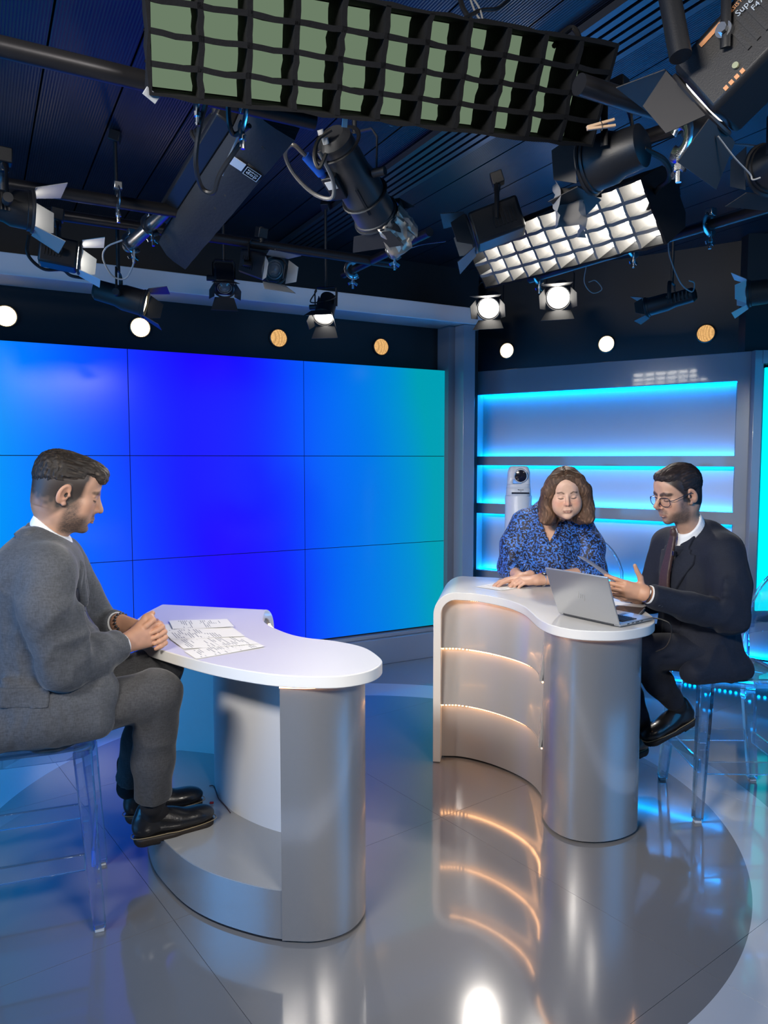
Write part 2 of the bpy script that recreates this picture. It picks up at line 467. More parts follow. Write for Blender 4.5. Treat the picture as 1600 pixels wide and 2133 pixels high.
# second, shallower bay on the far right, square to the room, with a tall light panel
bay = struct(MB().box((3.55, 5.24, ZC / 2), (2.1, .1, ZC)).build('wall_bay', M_black))
MB().box((2.53, 5.09, 1.375), (.06, .10, 1.87)).build('post', M_frame, bay, bevel=.003)
MB().box((2.565, 5.15, 1.35), (.012, .03, 1.5)).build('led_strip', emis('thin_blue_led', (0, .25, .9), 1.2), bay)
MB().box((3.4, 5.08, 2.265), (1.7, .09, .09)).build('rail', M_frame, bay, bevel=.003)
MB().box((3.4, 5.13, 1.3), (1.7, .04, 1.80)).build('niche_panel', mat('bay_blue_grey', (.16, .2, .3), .3), bay)
MB().box((2.655, 5.095, 1.36), (.115, .02, 1.68)).build('light_panel', M_tube, bay, bevel=.004)
# low plinth that carries both bays: lit recess, ledge, lit toe
pl_path = [rw(-.15, 0, 0), rw(RL * .5, 0, 0), rw(RL - .02, 0, 0), V(2.86, 4.86, 0), V(3.6, 4.5, 0), V(4.4, 4.2, 0)]
pl2 = catmull([(p.x, p.y, 0) for p in pl_path], 6)
bb = struct(MB().wall(pl2, .06, .185, .10, -.0).build('baseboard_right', mat('plinth_blue_grey', (.24, .27, .33), .3, coat=.3)))
MB().wall(pl2, .185, .44, .02, .10).build('recess_panel', M_niche, bb)
MB().wall(pl2, .187, .197, .02, .065).build('led_strip', M_cyan, bb)
beads = MB()
tot = 0
for a, b in zip(pl2[:-1], pl2[1:]):
    d = b - a; k = max(1, int(d.length / .03)); nn_ = Vector((-d.y, d.x, 0)).normalized()
    for i in range(k):
        q = a + d * (i / k) + nn_ * .0; beads.box((q.x + nn_.x * -.03, q.y + nn_.y * -.03, .055), (.012, .012, .008))
o = beads.build('led_bead', M_cyan, bb, smooth=0, fixn=False); o['kind'] = 'stuff'

# ---------------------------------------------------------------- round warm lights along the black headers
M_bulbring = mat('lamp_ring', (.02, .018, .015), .4)
def warm_mat(name, c, s):
    if name in MATS: return MATS[name]
    m = bpy.data.materials.new(name); m.use_nodes = True
    nt = m.node_tree; n = nt.nodes; l = nt.links; n.clear()
    tc = n.new('ShaderNodeTexCoord'); vo = n.new('ShaderNodeTexVoronoi'); vo.inputs['Scale'].default_value = 95; vo.inputs['Randomness'].default_value = .15
    l.new(tc.outputs['Object'], vo.inputs['Vector'])
    mr = n.new('ShaderNodeMapRange'); mr.inputs['From Min'].default_value = .1; mr.inputs['From Max'].default_value = .6
    mr.inputs['To Min'].default_value = 1.35; mr.inputs['To Max'].default_value = .55; l.new(vo.outputs['Distance'], mr.inputs['Value'])
    mu = n.new('ShaderNodeMath'); mu.operation = 'MULTIPLY'; mu.inputs[1].default_value = s; l.new(mr.outputs[0], mu.inputs[0])
    e = n.new('ShaderNodeEmission'); e.inputs[0].default_value = (*c, 1); l.new(mu.outputs[0], e.inputs[1])
    o = n.new('ShaderNodeOutputMaterial'); l.new(e.outputs[0], o.inputs[0]); MATS[name] = m
    return m
M_warm = warm_mat('warm_led_bright', (1.0, .74, .42), 5.0)
M_warm2 = warm_mat('warm_led_soft', (1.0, .55, .2), 1.0)
def header_light(c, face, bright, label):
    R = axes(face)
    t = thing('round_wall_light', label, 'wall light', tuple(c), 'round warm lights along the black headers')
    MB().lathe([(.0, -.06), (.05, -.06), (.066, -.01), (.069, 0), (.064, .004), (.060, .0)], c, R, 28).build('housing', M_bulbring, t)
    MB().lathe([(.061, -.002), (.058, .006), (.045, .011), (.025, .015), (0.0, .016)], c, R, 28).build('lens', M_warm if bright else M_warm2, t)
    return t
names_l = ['round warm wall light at the left picture edge above the video wall', 'round bright warm wall light below the brown lamp with yellow gel',
           'third dim round warm wall light from the left, above the video wall', 'dim round warm wall light nearest the portal post, above the video wall']
for k, (px, py, Y) in enumerate([(13, 651, 4.42), (300, 676, 4.80), (584, 703, 5.34), (803, 720, 5.71)]):
    q = at(px, py, Y); header_light(vw((q - VW).dot(U), .105, q.z), -N, k < 2, names_l[k])
names_r = ['round bright wall light above the left end of the niche wall', 'round bright wall light above the middle of the niche wall', 'dimmer round wall light above the right end of the niche wall']
for k, (px, py, Y) in enumerate([(1044, 727, 6.28), (1252, 712, 5.78), (1462, 689, 5.36)]):
    q = at(px, py, Y); header_light(rw((q - RA).dot(RU), .225, q.z), -RN, k < 2, names_r[k])
# ================================================================ the two curved desks
M_slab = mat('white_solid_surface', (.68, .675, .66), .32, coat=.25, cvar=.015, cscale=3)
def brushed_material():
    m = bpy.data.materials.new('brushed_pearl_laminate'); m.use_nodes = True
    nt = m.node_tree; n = nt.nodes; l = nt.links; p = n['Principled BSDF']
    p.inputs['Base Color'].default_value = (.52, .52, .53, 1); p.inputs['Metallic'].default_value = .74
    p.inputs['Roughness'].default_value = .24; p.inputs['Anisotropic'].default_value = .92
    p.inputs['Coat Weight'].default_value = .35; p.inputs['Coat Roughness'].default_value = .06
    tg = n.new('ShaderNodeTangent'); tg.direction_type = 'RADIAL'; tg.axis = 'Z'
    l.new(tg.outputs[0], p.inputs['Tangent'])
    return m
M_brush = brushed_material()
M_tier = mat('tier_laminate', (.42, .42, .43), .22, metal=.25, coat=.4)
M_inner = mat('desk_inner_white', (.66, .67, .70), .4)
M_foot = mat('footrest_grey', (.34, .345, .35), .14, coat=.5)
M_warmled = emis('warm_led_strip', (1.0, .48, .20), 16.0)

def desk(name, label, loc, outline, A, B, w, rad, shell, tiers, inner, plinth, side):
    """outline: slab from A round the desk to B; the waterfall leg hangs along A-B towards w"""
    t = thing(name, label, 'desk', loc)
    A = Vector(A); B = Vector(B); w = Vector(w).normalized(); zt, th = .90, .04
    pts = catmull([(p[0], p[1], 0) for p in outline], 5)
    s = MB(); s.prism([(p.x, p.y) for p in pts], zt - th, zt)
    # bend and leg: profile swept along A-B
    prof = []
    for k in range(13):
        a = math.pi / 2 * k / 12; prof.append((rad * math.sin(a), zt - rad + rad * math.cos(a)))
    prof.append((rad, .004))
    ri = rad - th; prof.append((ri, .004))
    for k in range(13):
        a = math.pi / 2 * (1 - k / 12); prof.append((ri * math.sin(a), zt - rad + ri * math.cos(a)))
    n = len(prof); vs = [(Q.x + w.x * d, Q.y + w.y * d, z) for Q in (A, B) for d, z in prof]
    s.add(vs, [tuple(range(n)), tuple(range(n, 2 * n))[::-1]] + [(i, (i + 1) % n, n + (i + 1) % n, n + i) for i in range(n)])
    s.build('worktop', M_slab, t, bevel=.003)
    sh = catmull([(p[0], p[1], 0) for p in shell], 6)
    MB().wall([(p.x, p.y) for p in sh], .012, zt - th, .012, .011).build('column_shell', M_brush, t, smooth=50)
    ti = catmull([(p[0], p[1], 0) for p in tiers], 6); tp = [(p.x, p.y) for p in ti]
    for k, (z0, z1) in enumerate(((.012, .297), (.303, .597), (.603, zt - th))):
        MB().wall(tp, z0, z1, .012 * side, (.028 if k else .0) * side, -.004 * side).build('front_panel', M_tier, t, smooth=50)
        if k:
            ledge = MB().wall(tp, z0 - .004, z0, .05 * side, .030 * side); ledge.build('panel_lip', M_tier, t, smooth=50)
    led = MB()
    m = len(ti)
    for z, off in ((.293, .012), (.593, .012), (zt - th - .004, .026)):
        for i in range(0, m - 7 if z > .8 else m - 1):
            a, b = ti[i], ti[i + 1]; d = (b - a); nn = Vector((-d.y, d.x, 0)).normalized() * side
            k = max(1, round(d.length / .016))
            for j in range(k):
                q = a + d * ((j + .5) / k) + nn * off; led.box((q.x, q.y, z), (.009, .009, .006))
    o = led.build('led_bead', M_warmled, t, smooth=0, fixn=False); o['kind'] = 'stuff'; o['label'] = 'warm orange led beads under each lip'
    c2 = MB(); arc = sh
    c2.wall([(p.x, p.y) for p in arc], zt - th - .006, zt - th - .001, .006, -.002)
    c2.build('led_strip', emis('warm_led_column', (1.0, .50, .22), 9.0), t, smooth=0, label='warm light line under the worktop edge')
    q = Vector((tp[0][0], tp[0][1])) if side > 0 else Vector((tp[-1][0], tp[-1][1]))
    pp = catmull([(p[0], p[1], 0) for p in plinth], 5)
    pt = [(p.x, p.y) for p in pp]
    MB().prism(pt, .012, .176).build('plinth', M_brush, t, smooth=50)
    MB().prism(pt, .176, .18).build('footrest', M_foot, t)
    cen = sum((p for p in pp), Vector()) / len(pp)
    MB().prism([((p.x - cen.x) * .985 + cen.x, (p.y - cen.y) * .985 + cen.y) for p in pp], .0005, .012).build('toe_strip', M_gap, t)
    iw = catmull([(p[0], p[1], 0) for p in inner], 6)
    MB().wall([(p.x, p.y) for p in iw], .18, zt - th, .012).build('inner_wall', M_inner, t, smooth=50)
    return t

desk_l = desk('presenter_desk', 'white curved presenter desk in front of the man in grey, with scattered papers on top', (-.5, 2.8, 0),
    [(-1.04, 3.41), (-1.055, 3.2), (-1.035, 3.0), (-.975, 2.81), (-.875, 2.672), (-.762, 2.567), (-.594, 2.431), (-.43, 2.332), (-.301, 2.285), (-.15, 2.276), (-.05, 2.33),
     (-.008, 2.42), (-.017, 2.503), (-.075, 2.635), (-.181, 2.725), (-.292, 2.775), (-.374, 2.845), (-.467, 2.981), (-.514, 3.099), (-.536, 3.288)],
    (-1.04, 3.41), (-.536, 3.288), (.23, .97), .11,
    [(-.332, 2.306), (-.22, 2.303), (-.127, 2.346), (-.077, 2.422), (-.066, 2.504), (-.09, 2.59), (-.15, 2.665)],
    [(-.165, 2.70), (-.24, 2.77), (-.33, 2.84), (-.42, 2.94), (-.49, 3.08), (-.53, 3.2), (-.535, 3.352)],
    [(-.72, 3.40), (-.735, 3.25), (-.71, 3.066), (-.62, 2.891), (-.502, 2.772), (-.38, 2.694), (-.27, 2.655), (-.16, 2.64)],
    [(-.22, 2.309), (-.332, 2.312), (-.446, 2.346), (-.59, 2.417), (-.716, 2.518), (-.851, 2.683), (-.926, 2.817), (-.985, 2.98), (-1.01, 3.2), (-1.015, 3.455), (-.8, 3.42), (-.56, 3.355),
     (-.555, 3.2), (-.51, 3.07), (-.44, 2.94), (-.345, 2.835), (-.25, 2.76), (-.165, 2.68), (-.10, 2.59), (-.074, 2.504), (-.085, 2.422), (-.135, 2.35)], -1)
desk_r = desk('guest_desk', 'white curved guest desk with orange lit tiers, holding the laptop', (.75, 3.5, 0),
    [(.37, 3.732), (.457, 3.700), (.543, 3.613), (.605, 3.514), (.645, 3.385), (.655, 3.246), (.660, 3.099), (.690, 2.985), (.757, 2.91), (.844, 2.882), (.949, 2.89), (1.062, 2.955), (1.124, 3.034),
     (1.152, 3.11), (1.166, 3.2), (1.165, 3.36), (1.12, 3.6), (1.02, 3.82), (.87, 4.02), (.68, 4.18), (.46, 4.258)],
    (.46, 4.258), (.37, 3.732), (-.985, .168), .118,
    [(.702, 3.19), (.698, 3.11), (.716, 3.02), (.773, 2.95), (.868, 2.927), (.975, 2.955), (1.066, 3.024), (1.10, 3.12)],
    [(.300, 3.81), (.406, 3.80), (.53, 3.725), (.645, 3.60), (.715, 3.47), (.735, 3.33), (.715, 3.20)],
    [(1.0, 3.30), (.93, 3.33), (.92, 3.5), (.84, 3.70), (.70, 3.88), (.52, 3.99), (.40, 4.02)],
    [(.31, 3.83), (.406, 3.815), (.535, 3.74), (.655, 3.61), (.728, 3.47), (.745, 3.33), (.712, 3.17), (.710, 3.11), (.726, 3.025), (.778, 2.96), (.868, 2.937), (.97, 2.965), (1.058, 3.03), (1.09, 3.12),
     (1.12, 3.25), (1.11, 3.42), (1.06, 3.62), (.96, 3.84), (.80, 4.04), (.62, 4.17), (.395, 4.235)], -1)

# ---------------------------------------------------------------- papers on the presenter desk
def paper_material(name, seed, cols):
    m = bpy.data.materials.new(name); m.use_nodes = True
    nt = m.node_tree; n = nt.nodes; l = nt.links; p = n['Principled BSDF']
    uv = n.new('ShaderNodeUVMap'); uv.uv_map = 'UVMap'; sx = n.new('ShaderNodeSeparateXYZ'); l.new(uv.outputs[0], sx.inputs[0])
    def M(op, a, b=None, c=None):
        q = n.new('ShaderNodeMath'); q.operation = op
        for i, v in enumerate((a, b, c)):
            if v is None: continue
            if hasattr(v, 'default_value') or hasattr(v, 'links'): l.new(v, q.inputs[i])
            else: q.inputs[i].default_value = v
        return q.outputs[0]
    u, v = sx.outputs[0], sx.outputs[1]
    line = M('GREATER_THAN', M('FRACT', M('MULTIPLY', u, 30)), .55)
    cell = n.new('ShaderNodeTexNoise'); cell.inputs['Scale'].default_value = 1; cell.inputs['Detail'].default_value = 0
    cx = n.new('ShaderNodeCombineXYZ'); l.new(M('MULTIPLY', M('FLOOR', M('MULTIPLY', u, 30)), .73), cx.inputs[0]); l.new(M('MULTIPLY', v, 2.2), cx.inputs[1]); cx.inputs[2].default_value = seed
    l.new(cx.outputs[0], cell.inputs['Vector'])
    ink = M('MULTIPLY', line, M('GREATER_THAN', cell.outputs['Fac'], .47))
    par = n.new('ShaderNodeTexNoise'); par.inputs['Scale'].default_value = 1; par.inputs['Detail'].default_value = 0
    c2 = n.new('ShaderNodeCombineXYZ'); l.new(M('MULTIPLY', u, 7), c2.inputs[0]); c2.inputs[1].default_value = seed * 3.3; l.new(M('MULTIPLY', M('FLOOR', M('MULTIPLY', v, 2)), 5.1), c2.inputs[2]); l.new(c2.outputs[0], par.inputs['Vector'])
    ink = M('MULTIPLY', ink, M('GREATER_THAN', par.outputs['Fac'], .46))
    for q in (u, v): ink = M('MULTIPLY', ink, M('MULTIPLY', M('GREATER_THAN', q, .08), M('LESS_THAN', q, .92)))
    mx = n.new('ShaderNodeMix'); mx.data_type = 'RGBA'; mx.inputs[6].default_value = (.80, .80, .79, 1); mx.inputs[7].default_value = (.30, .31, .34, 1)
    l.new(ink, mx.inputs[0]); l.new(mx.outputs[2], p.inputs['Base Color']); p.inputs['Roughness'].default_value = .6
    return m
def sheet(label, a, b, d, z, m, curl=.002, group=None):
    """paper from corner a along b and d"""
    a, b, d = (Vector((q[0], q[1], 0)) for q in (a, b, d))
    n = 9; vs = []; uvs = []
    for i in range(n):
        for j in range(n):
            u, v = i / (n - 1), j / (n - 1); q = a + (b - a) * u + (d - a) * v
            q.z = z + curl * (u * u * .6 + math.sin(u * 5 + v * 3) * .18 + .2); vs.append(q); uvs.append((u, v))
    k = n * n
    fs = [(i * n + j, (i + 1) * n + j, (i + 1) * n + j + 1, i * n + j + 1) for i in range(n - 1) for j in range(n - 1)]
    o = MB().add(vs + [q - Vector((0, 0, .0004)) for q in vs], fs + [tuple(x + k for x in f[::-1]) for f in fs]).build('paper_sheet', m, smooth=60, fixn=False)
    uvl = o.data.uv_layers.new(name='UVMap'); al = uvs + uvs
    for lp in o.data.loops: uvl.data[lp.index].uv = al[lp.vertex_index]
    return tag(o, label, 'paper', group)
pg = 'printed papers on the presenter desk'
sheet('printed sheet nearest the front edge of the presenter desk', (-.707, 2.572), (-.50, 2.735), (-.638, 2.47), .9012, paper_material('print_a', 3.1, 2), .002, pg)
sheet('printed sheet second from the front on the presenter desk', (-.80, 2.735), (-.545, 2.80), (-.715, 2.60), .9022, paper_material('print_b', 8.3, 3), .002, pg)
sheet('printed sheet in the middle of the spread on the presenter desk', (-.88, 2.89), (-.61, 2.93), (-.80, 2.735), .9032, paper_material('print_c', 5.9, 3), .003, pg)
sheet('printed sheet farthest from the front, folded corner, on the presenter desk', (-.90, 3.05), (-.66, 3.07), (-.84, 2.90), .9042, paper_material('print_d', 1.7, 3), .006, pg)
sheet('blank edged sheet slid under the spread beside the clasped hands', (-.93, 3.0), (-.70, 2.99), (-.73, 2.63), .9008, mat('plain_paper', (.8, .8, .79), .6), .001, pg)
# ---------------------------------------------------------------- guest desk things
sheet('printed sheet under the hands of the woman on the guest desk', (.485, 3.896), (.64, 4.03), (.606, 3.775), .9012, paper_material('print_e', 2.2, 3), .002)
M_alu = mat('silver_aluminium', (.56, .57, .58), .3, metal=.75)
lp0, lp1, lp2 = Vector((.764, 3.192, .903)), Vector((.95, 2.933, .903)), Vector((1.142, 3.075, .903))
lt = thing('laptop', 'open silver laptop seen from behind on the guest desk', 'laptop', tuple((lp0 + lp2) / 2))
hx = (lp1 - lp0).normalized(); hy = Vector((-hx.y, hx.x, 0))
wid = (lp1 - lp0).length; dep = .225
if hy.dot(lp2 - lp1) < 0: hy = -hy
LR = Matrix((hx, hy, Vector((0, 0, 1)))).transposed()
bc = (lp0 + lp1) / 2 + hy * (dep / 2)
MB().box(bc + Vector((0, 0, .008)), (wid, dep, .012), LR).build('base', M_alu, lt, bevel=.003)
kb = MB()
for r in range(5):
    for c in range(13):
        kb.box(bc + hx * ((c - 6) * wid * .068) + hy * ((r - 3.2) * .019) + Vector((0, 0, .0155)), (wid * .058, .016, .003), LR)
o = kb.build('keyboard', mat('key_black', (.02, .02, .022), .5), lt, smooth=0); o['kind'] = 'stuff'
MB().box(bc + hy * .07 + Vector((0, 0, .0145)), (.1, .06, .001), LR).build('touchpad', mat('pad_grey', (.42, .43, .44), .35, metal=.5), lt)
po = MB()
for k in range(4): po.box(bc + hx * (wid / 2 + .0003) + hy * (-.06 + k * .03) + Vector((0, 0, .008)), (.001, .014 if k != 2 else .022, .004), LR)
po.build('port', mat('port_dark', (.02, .02, .02), .5), lt, smooth=0)
topL, topR = Vector((.672, 3.055, 1.122)), Vector((.872, 2.86, 1.108))
ld = ((topL + topR) / 2 - (lp0 + lp1) / 2); LH = ld.length; ld.normalize()
ln_ = hx.cross(ld).normalized()
LR2 = Matrix((hx, ld, ln_)).transposed()
lc = (lp0 + lp1) / 2 + ld * (LH / 2 + .004) + Vector((0, 0, .006))
MB().box(lc, (wid, LH, .007), LR2).build('lid', M_alu, lt, bevel=.004)
side_ = -1 if ln_.dot(Vector((0, -1, 0))) < 0 else 1     # which face looks at the camera
MB().box(lc - ln_ * side_ * .0042, (wid * .94, LH * .9, .001), LR2).build('display', mat('dark_display', (.01, .012, .02), .2), lt)
lg = MB()
for k, (dx, h, sl) in enumerate(((-.013, .036, .22), (-.004, .024, .22), (.005, .024, .22), (.014, .036, .22))):
    c = lc + ln_ * side_ * .0041 + hx * dx + ld * (.006 if k == 0 else (-.006 if k == 3 else 0)) + hx * 0
    R3 = LR2 @ Matrix.Rotation(-sl * side_, 3, 'Z')
    lg.box(c, (.0026, h, .0009), R3)
lg.build('emblem', mat('emblem_chrome', (.66, .67, .68), .2, metal=.9), lt, smooth=0, label='shiny emblem of four slanted strokes')
MB().cyl(lp0 + Vector((0, 0, .008)) + hx * .03, lp1 + Vector((0, 0, .008)) - hx * .03, .006).build('hinge', mat('hinge_dark', (.05, .05, .055), .4), lt)
# tablet and white sheet behind the laptop
tb = thing('tablet', 'thin grey tablet lying behind the laptop on the guest desk', 'tablet', (1.06, 3.2, .901))
Rt = Matrix.Rotation(math.radians(-28), 3, 'Z')
MB().box((1.075, 3.235, .906), (.13, .20, .009), Rt).build('case', mat('tablet_grey', (.30, .31, .33), .35, metal=.4), tb, bevel=.003)
MB().box((1.075, 3.235, .911), (.118, .185, .001), Rt).build('glass', mat('tablet_glass', (.05, .055, .07), .12), tb)
sheet('white sheet lying behind the laptop at the desk edge', (.90, 3.36), (1.06, 3.22), (1.07, 3.52), .9012, mat('plain_paper'), .003)
cb = MB().tube(catmull([(1.125, 3.085, .910), (1.16, 3.05, .910), (1.187, 3.03, .895), (1.195, 3.03, .85), (1.175, 3.03, .80), (1.145, 3.06, .77)], 6), .003)
tag(cb.build('charging_cable', mat('cable_black', (.01, .01, .011), .5)), 'thin black cable hanging over the end of the guest desk', 'cable')

fc = MB().tube(catmull([onz(436, 1637, .183), onz(446, 1638, .183), onz(455, 1662, .183), onz(470, 1680, .183), onz(480, 1693, .183)], 5), .0018, n=6)
tag(fc.build('cable', mat('cable_dark_red', (.05, .01, .012), .5)), 'thin dark cable lying on the footrest in front of the shoes', 'cable')
tag(MB().box(onz(441, 1672, .187), (.016, .010, .008)).build('cable_clip', mat('red_plastic', (.35, .02, .02), .4), bevel=.002), 'tiny red clip on the footrest in front of the shoes', 'clip')
# ================================================================ lighting rig under the ceiling
M_fab = mat('black_fabric', (.006, .0065, .008), .85, spec=.15, bump=.5, bscale=90, cvar=.25, cscale=12)
M_fabg = mat('grey_fabric', (.018, .020, .025), .8, bump=.8, bscale=50, bstretch=(1, 1, 3), cvar=.2, cscale=9)
M_crate = mat('crate_fabric_inside', (.16, .155, .15), .8, bump=.4, bscale=60, cvar=.2, cscale=14)
M_pipe = mat('dark_pipe', (.035, .035, .04), .38, metal=.7, cvar=.3, cscale=6)
M_chrome = mat('steel', (.55, .58, .62), .22, metal=1.0, cvar=.2, cscale=30)
M_body = mat('lamp_black', (.010, .011, .014), .45, bump=.2, bscale=300)
M_body2 = mat('lamp_brown_black', (.022, .018, .016), .5)
M_door = mat('barn_door_black', (.02, .02, .023), .5)
M_cable = mat('cable_black', (.01, .01, .011), .5)
M_cablew = mat('cable_grey', (.3, .3, .3), .5)
M_lensoff = mat('lens_glass', (.18, .2, .22), .08, coat=.6)
M_lenson = emis('lens_lit', (1.0, .95, .86), 14.0)
M_lensw = emis('lens_lit_warm', (1.0, .86, .58), 3.0)
M_label = mat('white_label', (.7, .72, .75), .5)
M_wood = mat('wood_pale', (.55, .38, .25), .6, cvar=.15, cscale=20, bstretch=(1, 6, 1))
M_diffu = emis('panel_unlit_green', (.30, .42, .27), .48)
M_diffl = emis('panel_lit', (1.0, .96, .88), KEY_PANEL)
M_blue = mat('blue_connector', (.01, .09, .55), .35)

def text(name, body, size, loc, R, m, parent, label=None):
    c = bpy.data.curves.new(name, 'FONT'); c.body = body; c.size = size; c.extrude = .0006; c.align_x = 'CENTER'; c.align_y = 'CENTER'
    c.resolution_u = 2
    o = bpy.data.objects.new(name, c); COL.objects.link(o)
    me = bpy.data.meshes.new_from_object(o.evaluated_get(bpy.context.evaluated_depsgraph_get()))
    bpy.data.objects.remove(o)
    me.materials.clear(); me.materials.append(m)
    M = Matrix.Translation(loc) @ R.to_4x4()
    if parent is not None and parent.name in ROOTS: M = ROOTS[parent.name].inverted() @ M
    me.transform(M)
    o = bpy.data.objects.new(name, me); COL.objects.link(o); o.parent = parent
    if parent is not None and parent.name in ROOTS: ROOTS[o.name] = ROOTS[parent.name]
    if label: o['label'] = label
    return o

def softbox(name, label, O, ex, n, L, Wd, rows, cols, depth, lit, crate_d, sag=.006, group=None, mat_back=None, mat_crate=None):
    """LED panel in a fabric skirt with an egg crate; O centre of the crate's front, ex long axis, n facing"""
    ex = Vector(ex).normalized(); n = Vector(n); n = (n - ex * n.dot(ex)).normalized(); ey = n.cross(ex).normalized()
    if ey.z < 0: ey = -ey
    t = thing(name, label, 'studio light', tuple(O), group)
    P = lambda a, b, c: O + ex * a + ey * b + n * c          # a along, b up, c towards the subject
    mb = mat_back or M_fab
    mc = mat_crate or M_fab
    R = Matrix((ex, n, ey)).transposed()
    r_ = random.Random(len(label))
    # fabric skirt: wavy loft from the panel to the crate's front
    s = MB(); rings = []
    ns = 24
    def ring(c, l, w, j):
        q = []
        for i in range(ns): q.append((-l / 2 + l * i / ns, -w / 2))
        for i in range(8): q.append((l / 2, -w / 2 + w * i / 8))
        for i in range(ns): q.append((l / 2 - l * i / ns, w / 2))
        for i in range(8): q.append((-l / 2, w / 2 - w * i / 8))
        return [P(a + r_.uniform(-j, j), b + r_.uniform(-j, j), c) for a, b in q]
    prof = [(-depth, .92 * L, .55 * Wd, .0), (-depth * .98, .96 * L, .66 * Wd, .002), (-crate_d - .035, .99 * L, .97 * Wd, .002), (-crate_d, L, Wd, .003), (0, L + .012, Wd + .012, .004), (0, L - .006, Wd - .006, .002), (-crate_d, L - .012, Wd - .012, 0.)]
    for c, l, w, j in prof: rings.append(ring(c, l, w, j))
    m = len(rings[0]); vs = [q for rr in rings for q in rr]; fs = []
    for i in range(len(rings) - 1):
        for k in range(m): fs.append((i * m + k, i * m + (k + 1) % m, (i + 1) * m + (k + 1) % m, (i + 1) * m + k))
    fs.append(tuple(range(m)))
    s.add(vs, fs).build('fabric_skirt', mb, t, smooth=60)
    MB().box(P(0, 0, -crate_d - .012), (L * .97, .012, Wd * .93), R).build('diffuser', M_diffl if lit else M_diffu, t, smooth=0)
    MB().box(P(0, 0, -depth - .03), (L * .7, .06, Wd * .45), R).build('panel_housing', M_body, t, bevel=.006)
    for j in range(1, rows):
        b = -Wd / 2 + Wd * j / rows; q = MB(); vs = []; k = cols * 4
        for i in range(k + 1):
            a = -L / 2 + L * i / k; sg = -sag * abs(math.sin(math.pi * i / 4)) ** 1.0 + r_.uniform(-.0015, .0015)
            for th, cc in ((-.0025, 0), (.0025, 0), (.0025, -crate_d), (-.0025, -crate_d)):
                fat = 2.6 if cc == 0 else 1.0
                vs.append(P(a, b + sg + th * fat, cc))
        fs = []
        for i in range(k):
            for e in range(4): fs.append((i * 4 + e, i * 4 + (e + 1) % 4, i * 4 + 4 + (e + 1) % 4, i * 4 + 4 + e))
        q.add(vs, fs).build('crate_strip', mc, t, smooth=60)
    for i in range(1, cols):
        a = -L / 2 + L * i / cols; q = MB(); vs = []; k = rows * 3
        for j in range(k + 1):
            b = -Wd / 2 + Wd * j / k; wv = r_.uniform(-.003, .003)
            for th, cc in ((-.003, 0), (.003, 0), (.003, -crate_d), (-.003, -crate_d)):
                fat = 2.2 if cc == 0 else 1.0
                vs.append(P(a + wv + th * fat, b, cc))
        fs = []
        for j in range(k):
            for e in range(4): fs.append((j * 4 + e, j * 4 + (e + 1) % 4, j * 4 + 4 + (e + 1) % 4, j * 4 + 4 + e))
        q.add(vs, fs).build('crate_strip', mc, t, smooth=60)
    return t, P, R, ex, ey, n

# 1: the big dark softbox hanging close overhead
BL, BR = at(338, 175, 1.80), at(1232, 284, 2.26); 
ex = BR - BL
TLm = (at(345, -45, 1.66) + at(1240, 106, 2.13)) / 2; Bm = (BL + BR) / 2
cc = (TLm + Bm) / 2
n1 = Vector((0, 0, 1.58)) - cc
sb1, P1, R1, *_ = softbox('softbox_light', 'large softbox with black egg crate and dim green white panel, hanging closest overhead', cc, ex, n1, ex.length * 1.02, .25, 4, 11, .21, False, .125, .003)
q = P1(-ex.length / 2 - .012, -.128, -.01)
MB().box(q, (.034, .005, .020), R1 @ Matrix.Rotation(.6, 3, 'Y')).build('hook_tab', mat('tab_grey', (.25, .27, .3), .5), sb1, bevel=.001)
MB().box(P1(-.13, -.125 - .018, -.05), (.014, .004, .02), R1).build('care_label', M_label, sb1)
rt = Matrix((ex.normalized(), R1.col[2], -R1.col[1] * -1)).transposed()
text('size_mark', 'S', .03, P1(.0, -.125 - .012, -.04), Matrix((ex.normalized(), R1.col[1] * -1 * 1.0, R1.col[2] * -1)).transposed(), mat('stitch_grey', (.35, .35, .35), .7), sb1, 'pale stitched letter S')

# 2: the lit softbox over the guest desk
F0, F1 = at(990, 553, 3.62), at(1360, 442, 2.62)
sb2, P2, R2, e2, y2, n2 = softbox('softbox_light', 'bright lit softbox with egg crate hanging on the right above the niche wall', (F0 + F1) / 2, F1 - F0, (-.74, -.40, -.58), (F1 - F0).length, .235, 4, 10, .17, True, .085, .002, mat_crate=M_crate)
# 3: the softbox seen from its back on the left
G0, G1 = at(618, 262, 2.30), at(410, 515, 3.30)
sb3, P3, R3, e3, y3, n3 = softbox('softbox_light', 'long grey softbox seen from behind, hanging left of the blue plugged lamp', (G0 + G1) / 2, G1 - G0, (.80, .40, -.40), (G1 - G0).length * 1.10, .17, 3, 10, .15, True, .06, .002, mat_back=M_fabg, mat_crate=M_crate)

